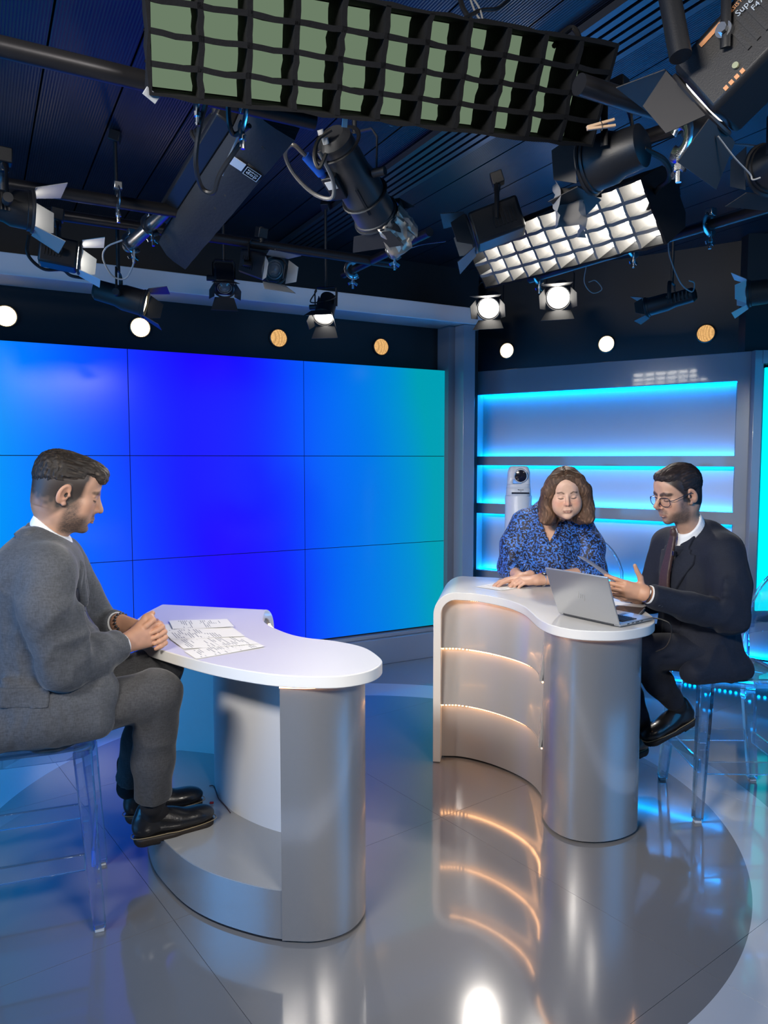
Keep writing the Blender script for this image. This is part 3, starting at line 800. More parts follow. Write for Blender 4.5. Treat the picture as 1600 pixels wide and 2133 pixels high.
# woven label and printed patch on the camera side of the grey softbox (flat on its lower side)
ls = (Vector((0, 0, 1.58)) - P3(0, 0, 0)).dot(y3); ls = -1 if ls < 0 else 1
nlab = y3 * ls
def lab(a, c, lift): return P3(a, 0, c) + y3 * (ls * (.17 * (.5 if c > -.06 else .5 - .015 * (-c - .06) / .035) + lift))
a_dir = e3 if e3.dot(Vector((1, 0, 0))) < 0 else -e3
RLb = Matrix((n3, e3, y3)).transposed()
la = -.36 if e3.dot(G1 - G0) > 0 else .36
MB().box(lab(la, -.088, .009), (.046, .050, .002), RLb).build('care_label', M_label, sb3)
MB().box(lab(la, -.034, .008), (.050, .052, .002), RLb).build('brand_patch', M_fab, sb3)
bo = MB()
for dx, dy, sx2, sy2 in ((0, .025, .049, .002), (0, -.025, .049, .002), (.024, 0, .002, .052), (-.024, 0, .002, .052)): bo.box(lab(la, -.034, .010) + n3 * dx + e3 * dy, (sx2, sy2, .001), RLb)
bo.build('patch_border', M_label, sb3, smooth=0)
TX = Matrix((-n3, nlab.cross(-n3), nlab)).transposed()
text('lettering', 'dop', .025, lab(la, -.034, .0105) + e3 * .008, TX, M_label, sb3, 'white lettering dop')
text('lettering', 'Choice', .013, lab(la, -.034, .0105) + e3 * -.011, TX, M_label, sb3, 'white lettering Choice')
# ---------------------------------------------------------------- pipes
def pipe(label, a, b, r=.025, m=None):
    a = Vector(a); b = Vector(b); d = (b - a).normalized()
    return tag(MB().cyl(a, b, r, n=18).build('pipe', m or M_pipe), label, 'pipe')
pa = onz(0, 97, 2.545); pipe('dark steel pipe crossing the upper left corner behind the large softbox', pa - U * 1.2, pa + U * .80)
pb = onz(0, 382, 2.55); pipe('dark steel pipe carrying the left edge lamp', pb - U * 1.0, pb + U * .66, .024)
pc = onz(560, 512, 2.66); pipe('dark steel pipe behind the grey softbox, far left', pc - U * 1.6, pc + U * .75, .024)
d1, d2 = onz(1235, 185, 2.52), onz(1410, 242, 2.52); pipe('dark blue pipe running right from the end of the large softbox', d1 - (d2 - d1) * .15, d2 + (d2 - d1) * .35, .026)
e1, e2_ = onz(1118, 577, 2.62), onz(1480, 468, 2.62); pipe('pipe along the right side below the lit softbox', e1 - (e2_ - e1) * .05, e2_ + (e2_ - e1) * .3, .024)
f1, f2 = at(266, 514, 3.30), at(440, 356, 2.78); pipe('shiny steel pipe slanting up beside the grey softbox', f1, f2, .026, mat('worn_steel', (.28, .27, .28), .28, metal=.9, cvar=.3, cscale=8))
g1, g2 = onz(735, 562, 2.66), onz(822, 519, 2.66); pipe('thin pipe behind the lamp with the blue plug', g1 - (g2 - g1) * .25, g2 + (g2 - g1) * .7, .022)
h1, h2 = at(1398, 10, 1.75), at(1418, 118, 1.72); pipe('short black drop pipe in the upper right corner', h1 + (h1 - h2) * .6, h2, .024, M_body)
k1, k2 = onz(1200, 335, 2.62), onz(1420, 262, 2.62); pipe('dark pipe behind the clamp on the right', k1, k2 + (k2 - k1) * .3, .024)

# ---------------------------------------------------------------- clamps with bolt and wing nut
def clamp(label, c, axis, up=(0, 0, 1), s=1.0):
    c = Vector(c); t = thing('pipe_clamp', label, 'clamp', tuple(c))
    a = Vector(axis).normalized(); R = axes(a)
    rr = .031 * s; q = MB(); pts = []
    for k in range(15):
        g = math.radians(-140 + 280 * k / 14); pts.append(c + R.col[0] * (rr * math.cos(g)) + R.col[2] * (rr * math.sin(g)))
    q.tube(pts, .016 * s, n=8, flat=.3, up=a); q.build('band', M_chrome, t)
    u = R.col[2]; f = c - u * (rr + .002)
    MB().cyl(f + u * .01, f - u * .055 * s, .006 * s, n=8).build('bolt', M_chrome, t)
    w = MB().cyl(f - u * .02 * s, f - u * .032 * s, .010 * s, n=8)
    for sg in (-1, 1): w.box(f - u * .032 * s + R.col[0] * (.016 * s * sg), (.018 * s, .004 * s, .012 * s), R @ Matrix.Rotation(.5 * sg, 3, 'Y'))
    w.build('wing_nut', M_chrome, t)
    MB().box(c + u * (rr + .014 * s), (.03 * s, .03 * s, .028 * s), R).build('saddle', M_chrome, t, bevel=.003)
    return t
clamp('bright clamp band on the pipe left of the large softbox', onz(411, 190, 2.545), U)
clamp('small clamp on the pipe between the left edge lamp and the slanted pipe', onz(246, 413, 2.54), U)
clamp('clamp at the lower end of the slanting steel pipe', f1 + (f2 - f1) * .06, f2 - f1)
clamp('clamp halfway up the slanting steel pipe', f1 + (f2 - f1) * .32, f2 - f1)
clamp('clamp and wing nut at the upper end of the grey softbox', at(505, 238, 2.0), U)
clamp('clamp with hanging bolt below the crumpled end of the blue plugged lamp', g2, g2 - g1, s=1.2)
clamp('clamp with hanging bolt on the thin pipe left of the light beam', g1, g2 - g1, s=1.2)
clamp('large bright clamp below the upper right lamp', at(1416, 288, 1.95), (1, .2, 0), s=1.25)
clamp('clamp with long bolt on the right, beyond the lit softbox', e2_, e2_ - e1, s=1.2)
clamp('clamp just right of the lit softbox end', e1 + (e2_ - e1) * .62, e2_ - e1, s=1.1)
clamp('small clamp below the middle of the lit softbox', e1 + (e2_ - e1) * .02, e2_ - e1, s=1.1)

# ---------------------------------------------------------------- lamps
def lamp(name, label, lens, aim, r, length, body=None, lit=None, door_col=None, doors=(1, 1, 1, 1), open_=.55, dl=1.25, yoke_up=None, fins=True, square=False, group=None, drop=.07, yb=None):
    """fresnel: lens centre, aim, radius; parts housing, ring, lens, four barn doors, yoke, clamp"""
    lens = Vector(lens); f = Vector(aim).normalized(); R = axes(f); x, z = R.col[0], R.col[2]
    t = thing(name, label, 'stage lamp', tuple(lens), group)
    body = body or M_body
    P = lambda a, b, c: lens + x * a + f * b + z * c
    q = MB()
    if square:
        q.box(P(0, -length / 2, 0), (2 * r * .95, length, 2 * r * .95), R)
        q.build('housing', body, t, bevel=r * .16)
    else:
        q.lathe([(0, -length), (r * .55, -length), (r * .78, -length * .94), (r * .82, -length * .55), (r * .98, -length * .4), (r * 1.0, -.01), (r * 1.06, -.008), (r * 1.06, 0.004), (r * .93, .004), (r * .93, -.012)], lens, R, 24)
        q.build('housing', body, t, smooth=35)
    if fins:
        for k in range(6):
            b = -length * (.45 + .08 * k)
            for sg in (-1, 1): MB().box(P(sg * r * (.96 if square else .84), b, 0), (.006, length * .035, r * .9), R).build('cooling_fin', body, t, smooth=0, fixn=False)
    mb = MB().lathe([(r * .92, -.010), (r * .84, -.004), (r * .66, .004), (r * .62, -.002), (r * .42, .007), (r * .38, .002), (r * .18, .010), (0, .011)], lens, R, 24)
    mb.build('lens', lit or M_lensoff, t, smooth=30)
    ring = MB().tube([P(r * 1.07 * math.cos(a), .008, r * 1.07 * math.sin(a)) for a in [2 * math.pi * k / 24 for k in range(24)]], .006, n=6, closed=True)
    ring.build('door_ring', M_door, t)
    w = r * 1.02
    for k in range(4):
        if not doors[k]: continue
        ang = k * math.pi / 2; ux = x * math.cos(ang) + z * math.sin(ang); tx = -x * math.sin(ang) + z * math.cos(ang)
        big = k % 2 == 1; l = r * dl * (1.1 if big else .85)
        o_ = open_ if not hasattr(open_, '__len__') else open_[k]
        dd = (f * math.cos(o_) + ux * math.sin(o_)).normalized(); nn = dd.cross(tx).normalized()
        h = lens + ux * w + f * .012
        a0, a1 = (w * .95, w * 1.35) if big else (w * .9, w * .55)
        vs = []
        for th in (-.0012, .0012):
            vs += [h - tx * a0 + nn * th, h + tx * a0 + nn * th, h + tx * a1 + dd * l + nn * th, h - tx * a1 + dd * l + nn * th]
        MB().add(vs, [(3, 2, 1, 0), (4, 5, 6, 7), (0, 1, 5, 4), (1, 2, 6, 5), (2, 3, 7, 6), (3, 0, 4, 7)]).build('barn_door', door_col or M_door, t, smooth=0)
    up = Vector(yoke_up) if yoke_up else Vector((0, 0, 1))
    side = f.cross(up).normalized(); c = P(0, -length * .5 if yb is None else yb, 0); yo = MB(); hgt = r * 1.9
    pts = [c + side * r * 1.12, c + side * r * 1.15 + up * hgt * .8, c + side * r * .9 + up * hgt, c - side * r * .9 + up * hgt, c - side * r * 1.15 + up * hgt * .8, c - side * r * 1.12]
    yo.tube(pts, .011, n=6, flat=.4); yo.build('yoke', body, t)
    kn = MB().cyl(c + side * r * .95, c + side * (r * 1.12 + .035), .016, n=12); kn.build('knob', M_door, t)
    drop = (ZC - c.z - hgt) if drop is None else drop
    MB().cyl(c + up * (hgt - .005), c + up * (hgt + drop), .014 if drop < .1 else .009, n=10).build('hanger', M_body, t)
    MB().box(c + up * (hgt + drop - .025), (.05, .05, .05), R).build('hook_clamp', M_body, t, bevel=.004)
    return t, P, R
def FB(front, back):
    """lens point, aim and length of a lamp from its front and rear points"""
    f = at(*front); b = at(*back); return f, f - b, (f - b).length
def lampfb(name, label, front, back, r, **k):
    f, d, l = FB(front, back); return lamp(name, label, f, d, r, l, **k)
M_dgrey = mat('door_grey', (.26, .26, .26), .5); M_dwhite = mat('door_white', (.6, .6, .58), .5)
L_a, *_ = lampfb('fresnel_lamp', 'black lamp with wide open barn doors at the left picture edge', (62, 440, 2.58), (-40, 420, 2.505), .062, lit=M_lenson, doors=(0, 1, 1, 1), open_=(.45, .30, .3, .40), dl=1.45, door_col=M_dgrey)
spot(L_a, at(72, 441, 2.72), (1.2, 3.6, .9), 50, size=55)
L_b, *_ = lampfb('fresnel_lamp', 'black slotted lamp with white lit barn door under the left edge lamp', (162, 537, 3.20), (82, 520, 3.145), .060, square=True, lit=M_lenson, doors=(0, 1, 1, 1), open_=(.10, .3, .5, .3), dl=1.35, door_col=M_dwhite)
L_c, *_ = lampfb('fresnel_lamp', 'brown black long lamp with yellow lit end in front of the portal beam', (300, 632, 3.63), (195, 602, 3.585), .062, body=M_body2, lit=M_lensw, doors=(0, 1, 1, 1), open_=(.2, .35, .3, .3), dl=1.3, fins=False, drop=None)
L_d, *_ = lamp('fresnel_lamp', 'small black lamp peeking below the portal beam left of centre', at(468, 600, 4.25), (.15, -.55, -.70), .055, .16, lit=M_lensoff, square=True, drop=None)
L_e, *_ = lampfb('fresnel_lamp', 'black lamp with grey barn door and ringed lens right of the grey softbox', (572, 562, 3.70), (520, 545, 3.92), .062, square=True, open_=(.2, .35, .45, .3), dl=1.2, door_col=M_dgrey)
L_f, *_ = lamp('fresnel_lamp', 'black lamp with small lit lens hanging in front of the portal beam', at(674, 660, 4.5), (-.10, -.50, -.66), .060, .18, lit=M_lenson, open_=.4, dl=1.2, drop=None)
spot(L_f, at(672, 672, 4.45), (-.7, 2.5, .9), 50, size=50)
L_g, Pg, Rg = lampfb('profile_lamp', 'large dark tube lamp with blue plug and crumpled foil at its end', (782, 448, 2.95), (690, 280, 2.66), .082, open_=.22, dl=.75, doors=(1, 1, 0, 1), fins=False, drop=None, body=mat('lamp_graphite', (.055, .058, .065), .38, metal=.3))
lamp_i = lampfb('fresnel_lamp', 'dark square lamp with barn doors left of the lit softbox', (985, 486, 3.15), (1085, 448, 3.12), .072, square=True, open_=(.5, .2, .5, .45), dl=1.2)
L_h, Ph, Rh = lampfb('led_fresnel_lamp', 'big black lamp with orange stripes and ringed lens in the upper right corner', (1468, 212, 1.84), (1700, -30, 1.68), .088, square=True, open_=(.30, .45, .25, .4), dl=1.1, yb=-.098, lit=emis('lens_lit_ring', (1, .96, .9), 2.2))
L_j, Pj, Rj = lampfb('fresnel_lamp', 'dark lamp with frosted gel clipped by a wooden peg above the lit softbox', (1232, 345, 2.42), (1345, 300, 2.30), .082, open_=.3, dl=1.0, fins=False)
L_k1, *_ = lamp('fresnel_lamp', 'brightly lit lamp with foil flap nearest the portal post', at(1018, 642, 5.35), (-.25, -.80, -.50), .080, .2, lit=M_lenson, open_=(.55, .5, .7, .45), dl=1.0, drop=None)
spot(L_k1, at(1018, 644, 5.25), (-.4, 2.6, .9), 130, size=45)
L_k2, *_ = lamp('fresnel_lamp', 'second brightly lit lamp, below the middle of the lit softbox', at(1163, 620, 5.0), (-.30, -.80, -.48), .080, .2, lit=M_lenson, open_=(.5, .5, .75, .45), dl=1.0, drop=None)
spot(L_k2, at(1163, 622, 4.9), (.75, 3.2, .9), 100, size=45)
L_k3, *_ = lampfb('fresnel_lamp', 'black lamp with narrow lit slot on the right below the pipe', (1350, 640, 4.4), (1450, 612, 4.25), .052, lit=M_lensw, open_=(.15, .3, .4, .3), dl=1.1, drop=None)
L_k4, *_ = lampfb('fresnel_lamp', 'lamp with white barn door at the right picture edge', (1562, 612, 4.0), (1650, 600, 3.9), .065, body=M_body2, open_=(.3, .5, .6, .5), dl=1.1, door_col=M_dwhite, drop=None)
L_l, *_ = lampfb('fresnel_lamp', 'dark round lamp cut by the right picture edge under the orange striped lamp', (1602, 352, 2.05), (1700, 300, 1.9), .062, open_=.4, dl=.8, drop=None)
# details on lamps ------------------------------------------------
cr = MB(); r_ = random.Random(4)
for k in range(3):
    vs = []; fs = []; a0 = -1.2 + k * 1.1
    for i in range(9):
        for j in range(7):
            a = a0 + i * .15; b = .0 + j * .022
            rad = .092 + j * .005 + r_.uniform(-.008, .008)
            vs.append(Pg(rad * math.cos(a), b + r_.uniform(-.006, .006), rad * math.sin(a)))
    for i in range(8):
        for j in range(6): fs.append((i * 7 + j, i * 7 + j + 1, i * 7 + j + 8, i * 7 + j + 7))
    cr.add(vs, fs)
o = cr.build('crumpled_foil', mat('foil_grey', (.42, .36, .30), .35, metal=.55, bump=.5, bscale=40), L_g, smooth=20, label='crumpled grey diffusion foil')
m_ = o.modifiers.new('thickness', 'SOLIDIFY'); m_.thickness = .0015
MB().box(Pg(-.045, -.22, -.068), (.06, .10, .04), Rg).build('control_box', M_body, L_g, bevel=.004)
MB().box(Pg(-.045, -.24, -.089), (.040, .034, .002), Rg).build('sticker', M_label, L_g)
MB().cyl(Pg(-.095, -.36, -.062), Pg(-.070, -.28, -.070), .017, n=14).cyl(Pg(-.070, -.28, -.070), Pg(-.063, -.255, -.072), .012, n=12).build('plug', M_blue, L_g, label='bright blue plug')
MB().tube(catmull([Pg(-.095, -.36, -.062), Pg(-.12, -.41, -.06), Pg(-.17, -.38, -.06), Pg(-.175, -.30, -.07), Pg(-.13, -.22, -.09), Pg(-.06, -.20, -.105), Pg(-.02, -.27, -.10), Pg(-.02, -.38, -.085)], 6), .0075, n=8).build('cable', mat('cable_sheen', (.16, .155, .15), .3), L_g)
for b in (-.33, -.10): MB().tube([Pg(.086 * math.cos(a), b, .086 * math.sin(a)) for a in [2 * math.pi * k / 24 for k in range(24)]], .008, n=6, closed=True, flat=.5).build('strap', M_body, L_g)
MB().box(Pg(.03, -.13, -.074), (.010, .12, .006), Rg).build('slot', M_gap, L_g)
for k in range(2): MB().cyl(Pg(.0, -.43 + k * .032, -.045), Pg(.0, -.412 + k * .032, -.055), .011, n=10).build('white_cap', M_label, L_g)
# orange stripes, knob and lettering of the upper right lamp (camera side of its housing)
M_or = mat('orange_mark', (.62, .28, .12), .5); M_wh = mat('grey_mark', (.45, .5, .55), .5)
sx_ = 1 if (Ph(1, 0, 0) - Ph(0, 0, 0)).dot(Vector((0, 0, 1.58)) - Ph(0, 0, 0)) > 0 else -1
fx = sx_ * .0845
SH = Matrix((-Rh.col[1] * sx_ * -1 * -1, Rh.col[2], Rh.col[0] * sx_)).transposed()
SH = Matrix((Rh.col[1] * (1 if sx_ > 0 else -1), Rh.col[2], Rh.col[0] * sx_)).transposed()
for sb_, sl_ in ((-.215, .055), (-.095, .055)): MB().box(Ph(fx, sb_, .060), (.003, sl_, .011), Rh).build('orange_stripe', M_or, L_h)
text('lettering', 'Super LED', .020, Ph(fx + sx_ * .004, -.195, .042), SH, M_wh, L_h, 'grey lettering on the housing')
text('lettering', 'F47P', .018, Ph(fx + sx_ * .004, -.195, .022), SH, M_wh, L_h, 'grey lettering on the housing')
text('lettering', 'DESISTI', .013, Ph(fx + sx_ * .004, -.160, .060), SH, M_or, L_h, 'orange lettering on the housing')
MB().cyl(Ph(fx, -.118, .034), Ph(fx + sx_ * .018, -.118, .034), .018, n=18).cyl(Ph(fx + sx_ * .018, -.118, .034), Ph(fx + sx_ * .030, -.118, .034), .011, n=8).build('tilt_knob', M_chrome, L_h)
for k in range(4): MB().box(Ph(fx, -.05 - k * .014, -.066), (.003, .009, .010), Rh).build('indicator', M_or, L_h)
MB().cyl(Ph(fx, -.09, -.045), Ph(fx + sx_ * .006, -.09, -.045), .007, n=12).build('button', mat('olive', (.3, .32, .2), .5), L_h)
for k in range(7): MB().box(Ph(fx, -.30 - k * .012, -.055), (.003, .005, .022), Rh).build('vent_slot', M_gap, L_h)
# frosted gel under lamp j, held by a peg
ge = MB(); vs = []; fs = []
for i in range(12):
    for j in range(8):
        a = -.11 + .22 * i / 11; c = -.13 + .13 * j / 7
        vs.append(Pj(a * .9, .07 + r_.uniform(-.010, .010) + .03 * math.sin(i * .8), c - .05 + r_.uniform(-.006, .006)))
for i in range(11):
    for j in range(7): fs.append((i * 8 + j, i * 8 + j + 1, i * 8 + j + 9, i * 8 + j + 8))
o = ge.add(vs, fs).build('frosted_gel', mat('frost', (.16, .16, .165), .6), L_j, smooth=25, label='crinkled frosted gel sheet')
m_ = o.modifiers.new('thickness', 'SOLIDIFY'); m_.thickness = .001
pg_ = thing('clothespin', 'wooden clothespin clipped on the dark lamp above the lit softbox', 'clothespin', tuple(at(1252, 262, 2.02)))
c = at(1252, 262, 2.02); RP = axes((.92, .1, .22))
MB().box(c + RP.col[2] * .006, (.009, .078, .007), RP @ Matrix.Rotation(.07, 3, 'X')).build('prong', M_wood, pg_, bevel=.001)
MB().box(c - RP.col[2] * .004, (.009, .078, .007), RP @ Matrix.Rotation(-.07, 3, 'X')).build('prong', M_wood, pg_, bevel=.001)
MB().tube([c + RP.col[0] * (.007 * math.cos(a)) + RP.col[2] * (.012 * math.sin(a)) for a in [2 * math.pi * k / 12 for k in range(12)]], .0012, n=5, closed=True).build('spring', M_chrome, pg_)

# ---------------------------------------------------------------- cables and safety wires
def cable(label, pts, r=.006, m=None, name='cable'):
    return tag(MB().tube(catmull(pts, 7), r, n=7).build(name, m or M_cable), label, 'cable')
cable('black cable hanging beside the pipe at the top of the grey softbox', [at(432, 205, 2.0), at(415, 270, 2.05), at(408, 340, 2.1), at(420, 390, 2.2), at(445, 400, 2.2), at(460, 360, 2.15), at(500, 300, 2.1)], .007)
cable('second black cable dropping from the upper left pipe', [at(475, 215, 2.0), at(478, 260, 2.02), at(490, 280, 2.05), at(520, 262, 2.0)], .007)
cable('grey wire stretched along the back of the grey softbox', [at(512, 250, 2.05), at(480, 320, 2.2), at(468, 345, 2.25), at(464, 365, 2.3)], .003, M_cablew, 'safety_wire')
cable('black cables rising above the large softbox, centre top', [at(955, -20, 2.4), at(965, 18, 2.35), at(990, 50, 2.3), at(1015, 58, 2.25)], .008)
cable('grey thin wires curling above the large softbox, centre top', [at(975, -15, 2.4), at(990, 25, 2.35), at(1005, 45, 2.3), at(1000, 20, 2.35), at(985, -5, 2.4)], .003, M_cablew)
cable('black cable running to the right from the top of the large softbox', [at(965, 40, 2.3), at(1000, 22, 2.35), at(1035, 18, 2.4), at(1060, 0, 2.5)], .006)
cable('black loop of cable at the right end of the large softbox', [at(1155, 95, 2.2), at(1172, 70, 2.25), at(1192, 58, 2.27), at(1205, 75, 2.25), at(1206, 105, 2.2)], .008)
cable('black cable arching over the blue pipe on the right', [at(1310, 188, 2.15), at(1340, 178, 2.1), at(1375, 182, 2.05), at(1398, 205, 1.98)], .008)
cable('black cable hanging right of the frosted lamp', [at(1340, 310, 2.3), at(1385, 335, 2.4), at(1395, 370, 2.5), at(1370, 395, 2.6), at(1350, 440, 2.7)], .009)
cable('steel safety wire below the upper right lamp', [at(1496, 284, 1.8), at(1530, 328, 1.85), at(1562, 362, 1.9), at(1568, 374, 1.9), at(1584, 370, 1.9)], .002, M_cablew, 'safety_wire')
cable('looped safety wire below the slanting steel pipe', [at(255, 500, 3.1), at(222, 515, 3.15), at(215, 540, 3.2), at(235, 575, 3.25), at(262, 580, 3.25), at(278, 550, 3.2), at(280, 520, 3.2)], .0035, M_cablew, 'safety_wire')
cable('black cable sagging under the slotted lamp on the left', [at(60, 490, 3.2), at(58, 530, 3.2), at(90, 560, 3.25), at(130, 562, 3.3), at(150, 575, 3.35), at(200, 582, 3.4)], .007)
cable('black cable loop behind the lamp with the blue plug', [at(690, 270, 2.6), at(664, 290, 2.6), at(655, 325, 2.6), at(665, 350, 2.6), at(680, 320, 2.6)], .007)
cable('thin steel wire right of the blue plugged lamp', [g2 + Vector((0, 0, -.03)), g2 * .5 + at(928, 503, 3.3) * .5, at(928, 503, 3.3)], .0025, M_chrome, 'safety_wire')
cable('loop of wire hanging below the pipe on the right', [e1 + (e2_ - e1) * .80 + Vector(q) for q in ((0, 0, -.024), (.02, .02, -.09), (.08, .04, -.20), (.14, .05, -.24), (.15, .05, -.20), (.12, .04, -.19))], .003, M_cablew, 'safety_wire')
cable('loop of wire hanging above the two bright lamps', [e1 + (e2_ - e1) * .34 + Vector(q) for q in ((0, 0, -.02), (.0, .03, -.10), (.05, .05, -.15), (.10, .05, -.13), (.06, .03, -.09), (.02, .02, -.10))], .0025, M_cablew, 'safety_wire')
for lb, a, b in (('cable tie wire above the small lit lamp on the portal', (660, 605, 4.5), (700, 600, 4.5)),):
    cable(lb, [at(*a), at(a[0] - 12, a[1] + 25, a[2]), at(b[0] - 5, b[1] + 22, b[2]), at(*b)], .004)
# bulky lamp and driver boxes hidden in shadow between the slanted pipe and the grey softbox
L_m, *_ = lamp('fresnel_lamp', 'small black lamp hanging in shadow left of the grey softbox top', at(430, 300, 2.62), (-.70, .30, -.55), .055, .20, open_=.3, doors=(0, 0, 0, 0))
dv = thing('driver_box', 'dark blue power box strapped to the back of the grey softbox', 'power supply', tuple(at(372, 468, 3.18)))
MB().box(at(372, 468, 3.18), (.05, .14, .06), axes(G1 - G0)).build('case', mat('navy_case', (.02, .05, .12), .4), dv, bevel=.005)
MB().tube(catmull([at(366, 480, 3.2), at(360, 492, 3.22), at(368, 496, 3.22), at(376, 478, 3.18)], 5), .004).build('lead', M_cablew, dv)
MB().box(at(378, 458, 3.13), (.012, .02, .03), axes(G1 - G0)).build('switch', M_label, dv)
# ================================================================ implicit modelling for people and clothes
def vnoise(p, seed=0):
    """smooth value noise on an (n,3) array, range 0..1"""
    i = np.floor(p).astype(np.int64); f = (p - i).astype(np.float32); f = f * f * (3 - 2 * f)
    def h(a, b, c):
        n = (a * 374761393 + b * 668265263 + c * 2147483647 + seed * 974634) & 0x7fffffff
        n = ((n ^ (n >> 13)) * 1274126177) & 0x7fffffff
        return ((n ^ (n >> 16)) & 0xffff).astype(np.float32) / 65535.
    x, y, z = i[:, 0], i[:, 1], i[:, 2]; r = 0
    for dx in (0, 1):
        for dy in (0, 1):
            for dz in (0, 1):
                w = (f[:, 0] if dx else 1 - f[:, 0]) * (f[:, 1] if dy else 1 - f[:, 1]) * (f[:, 2] if dz else 1 - f[:, 2])
                r = r + w * h(x + dx, y + dy, z + dz)
    return r
def sstep(a, b, x):
    t = np.clip((x - a) / (b - a), 0, 1); return t * t * (3 - 2 * t)
def seg_dist(p, a, b):
    a = np.asarray(a, np.float32); b = np.asarray(b, np.float32); d = b - a
    t = np.clip(((p - a) @ d) / (d @ d), 0, 1); return np.linalg.norm(p - a - t[:, None] * d, axis=1)
def poly_dist(p, pts): return np.min([seg_dist(p, a, b) for a, b in zip(pts[:-1], pts[1:])], axis=0)

class Sdf:
    def __init__(s): s.ops = []
    def cap(s, a, b, ra, rb=None, k=.02, mode='u', flat=None):
        s.ops.append(('cap', np.array(a, np.float32), np.array(b, np.float32), ra, ra if rb is None else rb, k, mode, flat)); return s
    def chain(s, pts, rs, k=.02, mode='u'):
        for i in range(len(pts) - 1): s.cap(pts[i], pts[i + 1], rs[i], rs[i + 1], k, mode)
        return s
    def ell(s, c, r, R=None, k=.02, mode='u'):
        s.ops.append(('ell', np.array(c, np.float32), np.array(r, np.float32), None if R is None else np.array(R, np.float32), k, mode)); return s
    def ball(s, c, r, k=.02, mode='u'): return s.ell(c, (r, r, r), None, k, mode)
    def box(s, c, h, rad=.0, R=None, k=.0, mode='u'):
        s.ops.append(('box', np.array(c, np.float32), np.array(h, np.float32), rad, None if R is None else np.array(R, np.float32), k, mode)); return s
    def fn(s, f): s.ops.append(('fn', f)); return s
    def eval(s, lo, hi, h):
        n = [int(math.ceil((b - a) / h)) + 1 for a, b in zip(lo, hi)]
        ax = [(lo[i] + h * np.arange(n[i])).astype(np.float32) for i in range(3)]
        D = np.full(n, .2, np.float32)
        for op in s.ops:
            if op[0] == 'fn':
                D = op[1](D, ax[0][:, None, None], ax[1][None, :, None], ax[2][None, None, :]); continue
            k, mode = (op[5], op[6]) if op[0] in ('cap', 'box') else (op[4], op[5])
            m = k + 4 * h
            if op[0] == 'cap':
                r = max(op[3], op[4]) + m; l = np.minimum(op[1], op[2]) - r; u = np.maximum(op[1], op[2]) + r
            elif op[0] == 'ell':
                e = op[2] if op[3] is None else np.full(3, op[2].max()); l = op[1] - e - m; u = op[1] + e + m
            else:
                e = op[2] + op[3] if op[4] is None else np.full(3, np.linalg.norm(op[2]) + op[3]); l = op[1] - e - m; u = op[1] + e + m
            sl = []
            for i in range(3):
                a = max(0, int((l[i] - lo[i]) / h)); b = min(n[i], int((u[i] - lo[i]) / h) + 2); sl.append(slice(a, b))
            if mode == 'i': sl = [slice(0, n[i]) for i in range(3)]
            if any(q.stop <= q.start for q in sl): continue
            X = ax[0][sl[0]][:, None, None]; Y = ax[1][sl[1]][None, :, None]; Z = ax[2][sl[2]][None, None, :]
            if op[0] == 'cap':
                a, b = op[1], op[2]; d = b - a; dd = max(float(d @ d), 1e-9)
                t = np.clip(((X - a[0]) * d[0] + (Y - a[1]) * d[1] + (Z - a[2]) * d[2]) / dd, 0, 1)
                q = np.sqrt((X - a[0] - t * d[0]) ** 2 + (Y - a[1] - t * d[1]) ** 2 + (Z - a[2] - t * d[2]) ** 2) - (op[3] + (op[4] - op[3]) * t)
            else:
                c = op[1]; x, y, z = X - c[0], Y - c[1], Z - c[2]
                R = op[3] if op[0] == 'ell' else op[4]
                if R is not None:
                    x, y, z = (x * R[0, 0] + y * R[1, 0] + z * R[2, 0], x * R[0, 1] + y * R[1, 1] + z * R[2, 1], x * R[0, 2] + y * R[1, 2] + z * R[2, 2])
                if op[0] == 'ell':
                    r = op[2]; k0 = np.sqrt((x / r[0]) ** 2 + (y / r[1]) ** 2 + (z / r[2]) ** 2)
                    k1 = np.sqrt((x / r[0] ** 2) ** 2 + (y / r[1] ** 2) ** 2 + (z / r[2] ** 2) ** 2)
                    q = k0 * (k0 - 1) / np.maximum(k1, 1e-6)
                else:
                    hh = op[2]; qx, qy, qz = np.abs(x) - hh[0], np.abs(y) - hh[1], np.abs(z) - hh[2]
                    q = np.sqrt(np.maximum(qx, 0) ** 2 + np.maximum(qy, 0) ** 2 + np.maximum(qz, 0) ** 2) + np.minimum(np.maximum(qx, np.maximum(qy, qz)), 0) - op[3]
            cur = D[tuple(sl)]
            if mode == 'u':
                if k > 0: hh = np.maximum(k - np.abs(cur - q), 0) / k; D[tuple(sl)] = np.minimum(cur, q) - hh * hh * k * .25
                else: D[tuple(sl)] = np.minimum(cur, q)
            elif mode == 's':
                q = -q
                if k > 0: hh = np.maximum(k - np.abs(cur - q), 0) / k; D[tuple(sl)] = np.maximum(cur, q) + hh * hh * k * .25
                else: D[tuple(sl)] = np.maximum(cur, q)
            else: D[tuple(sl)] = np.maximum(cur, q)
        return D

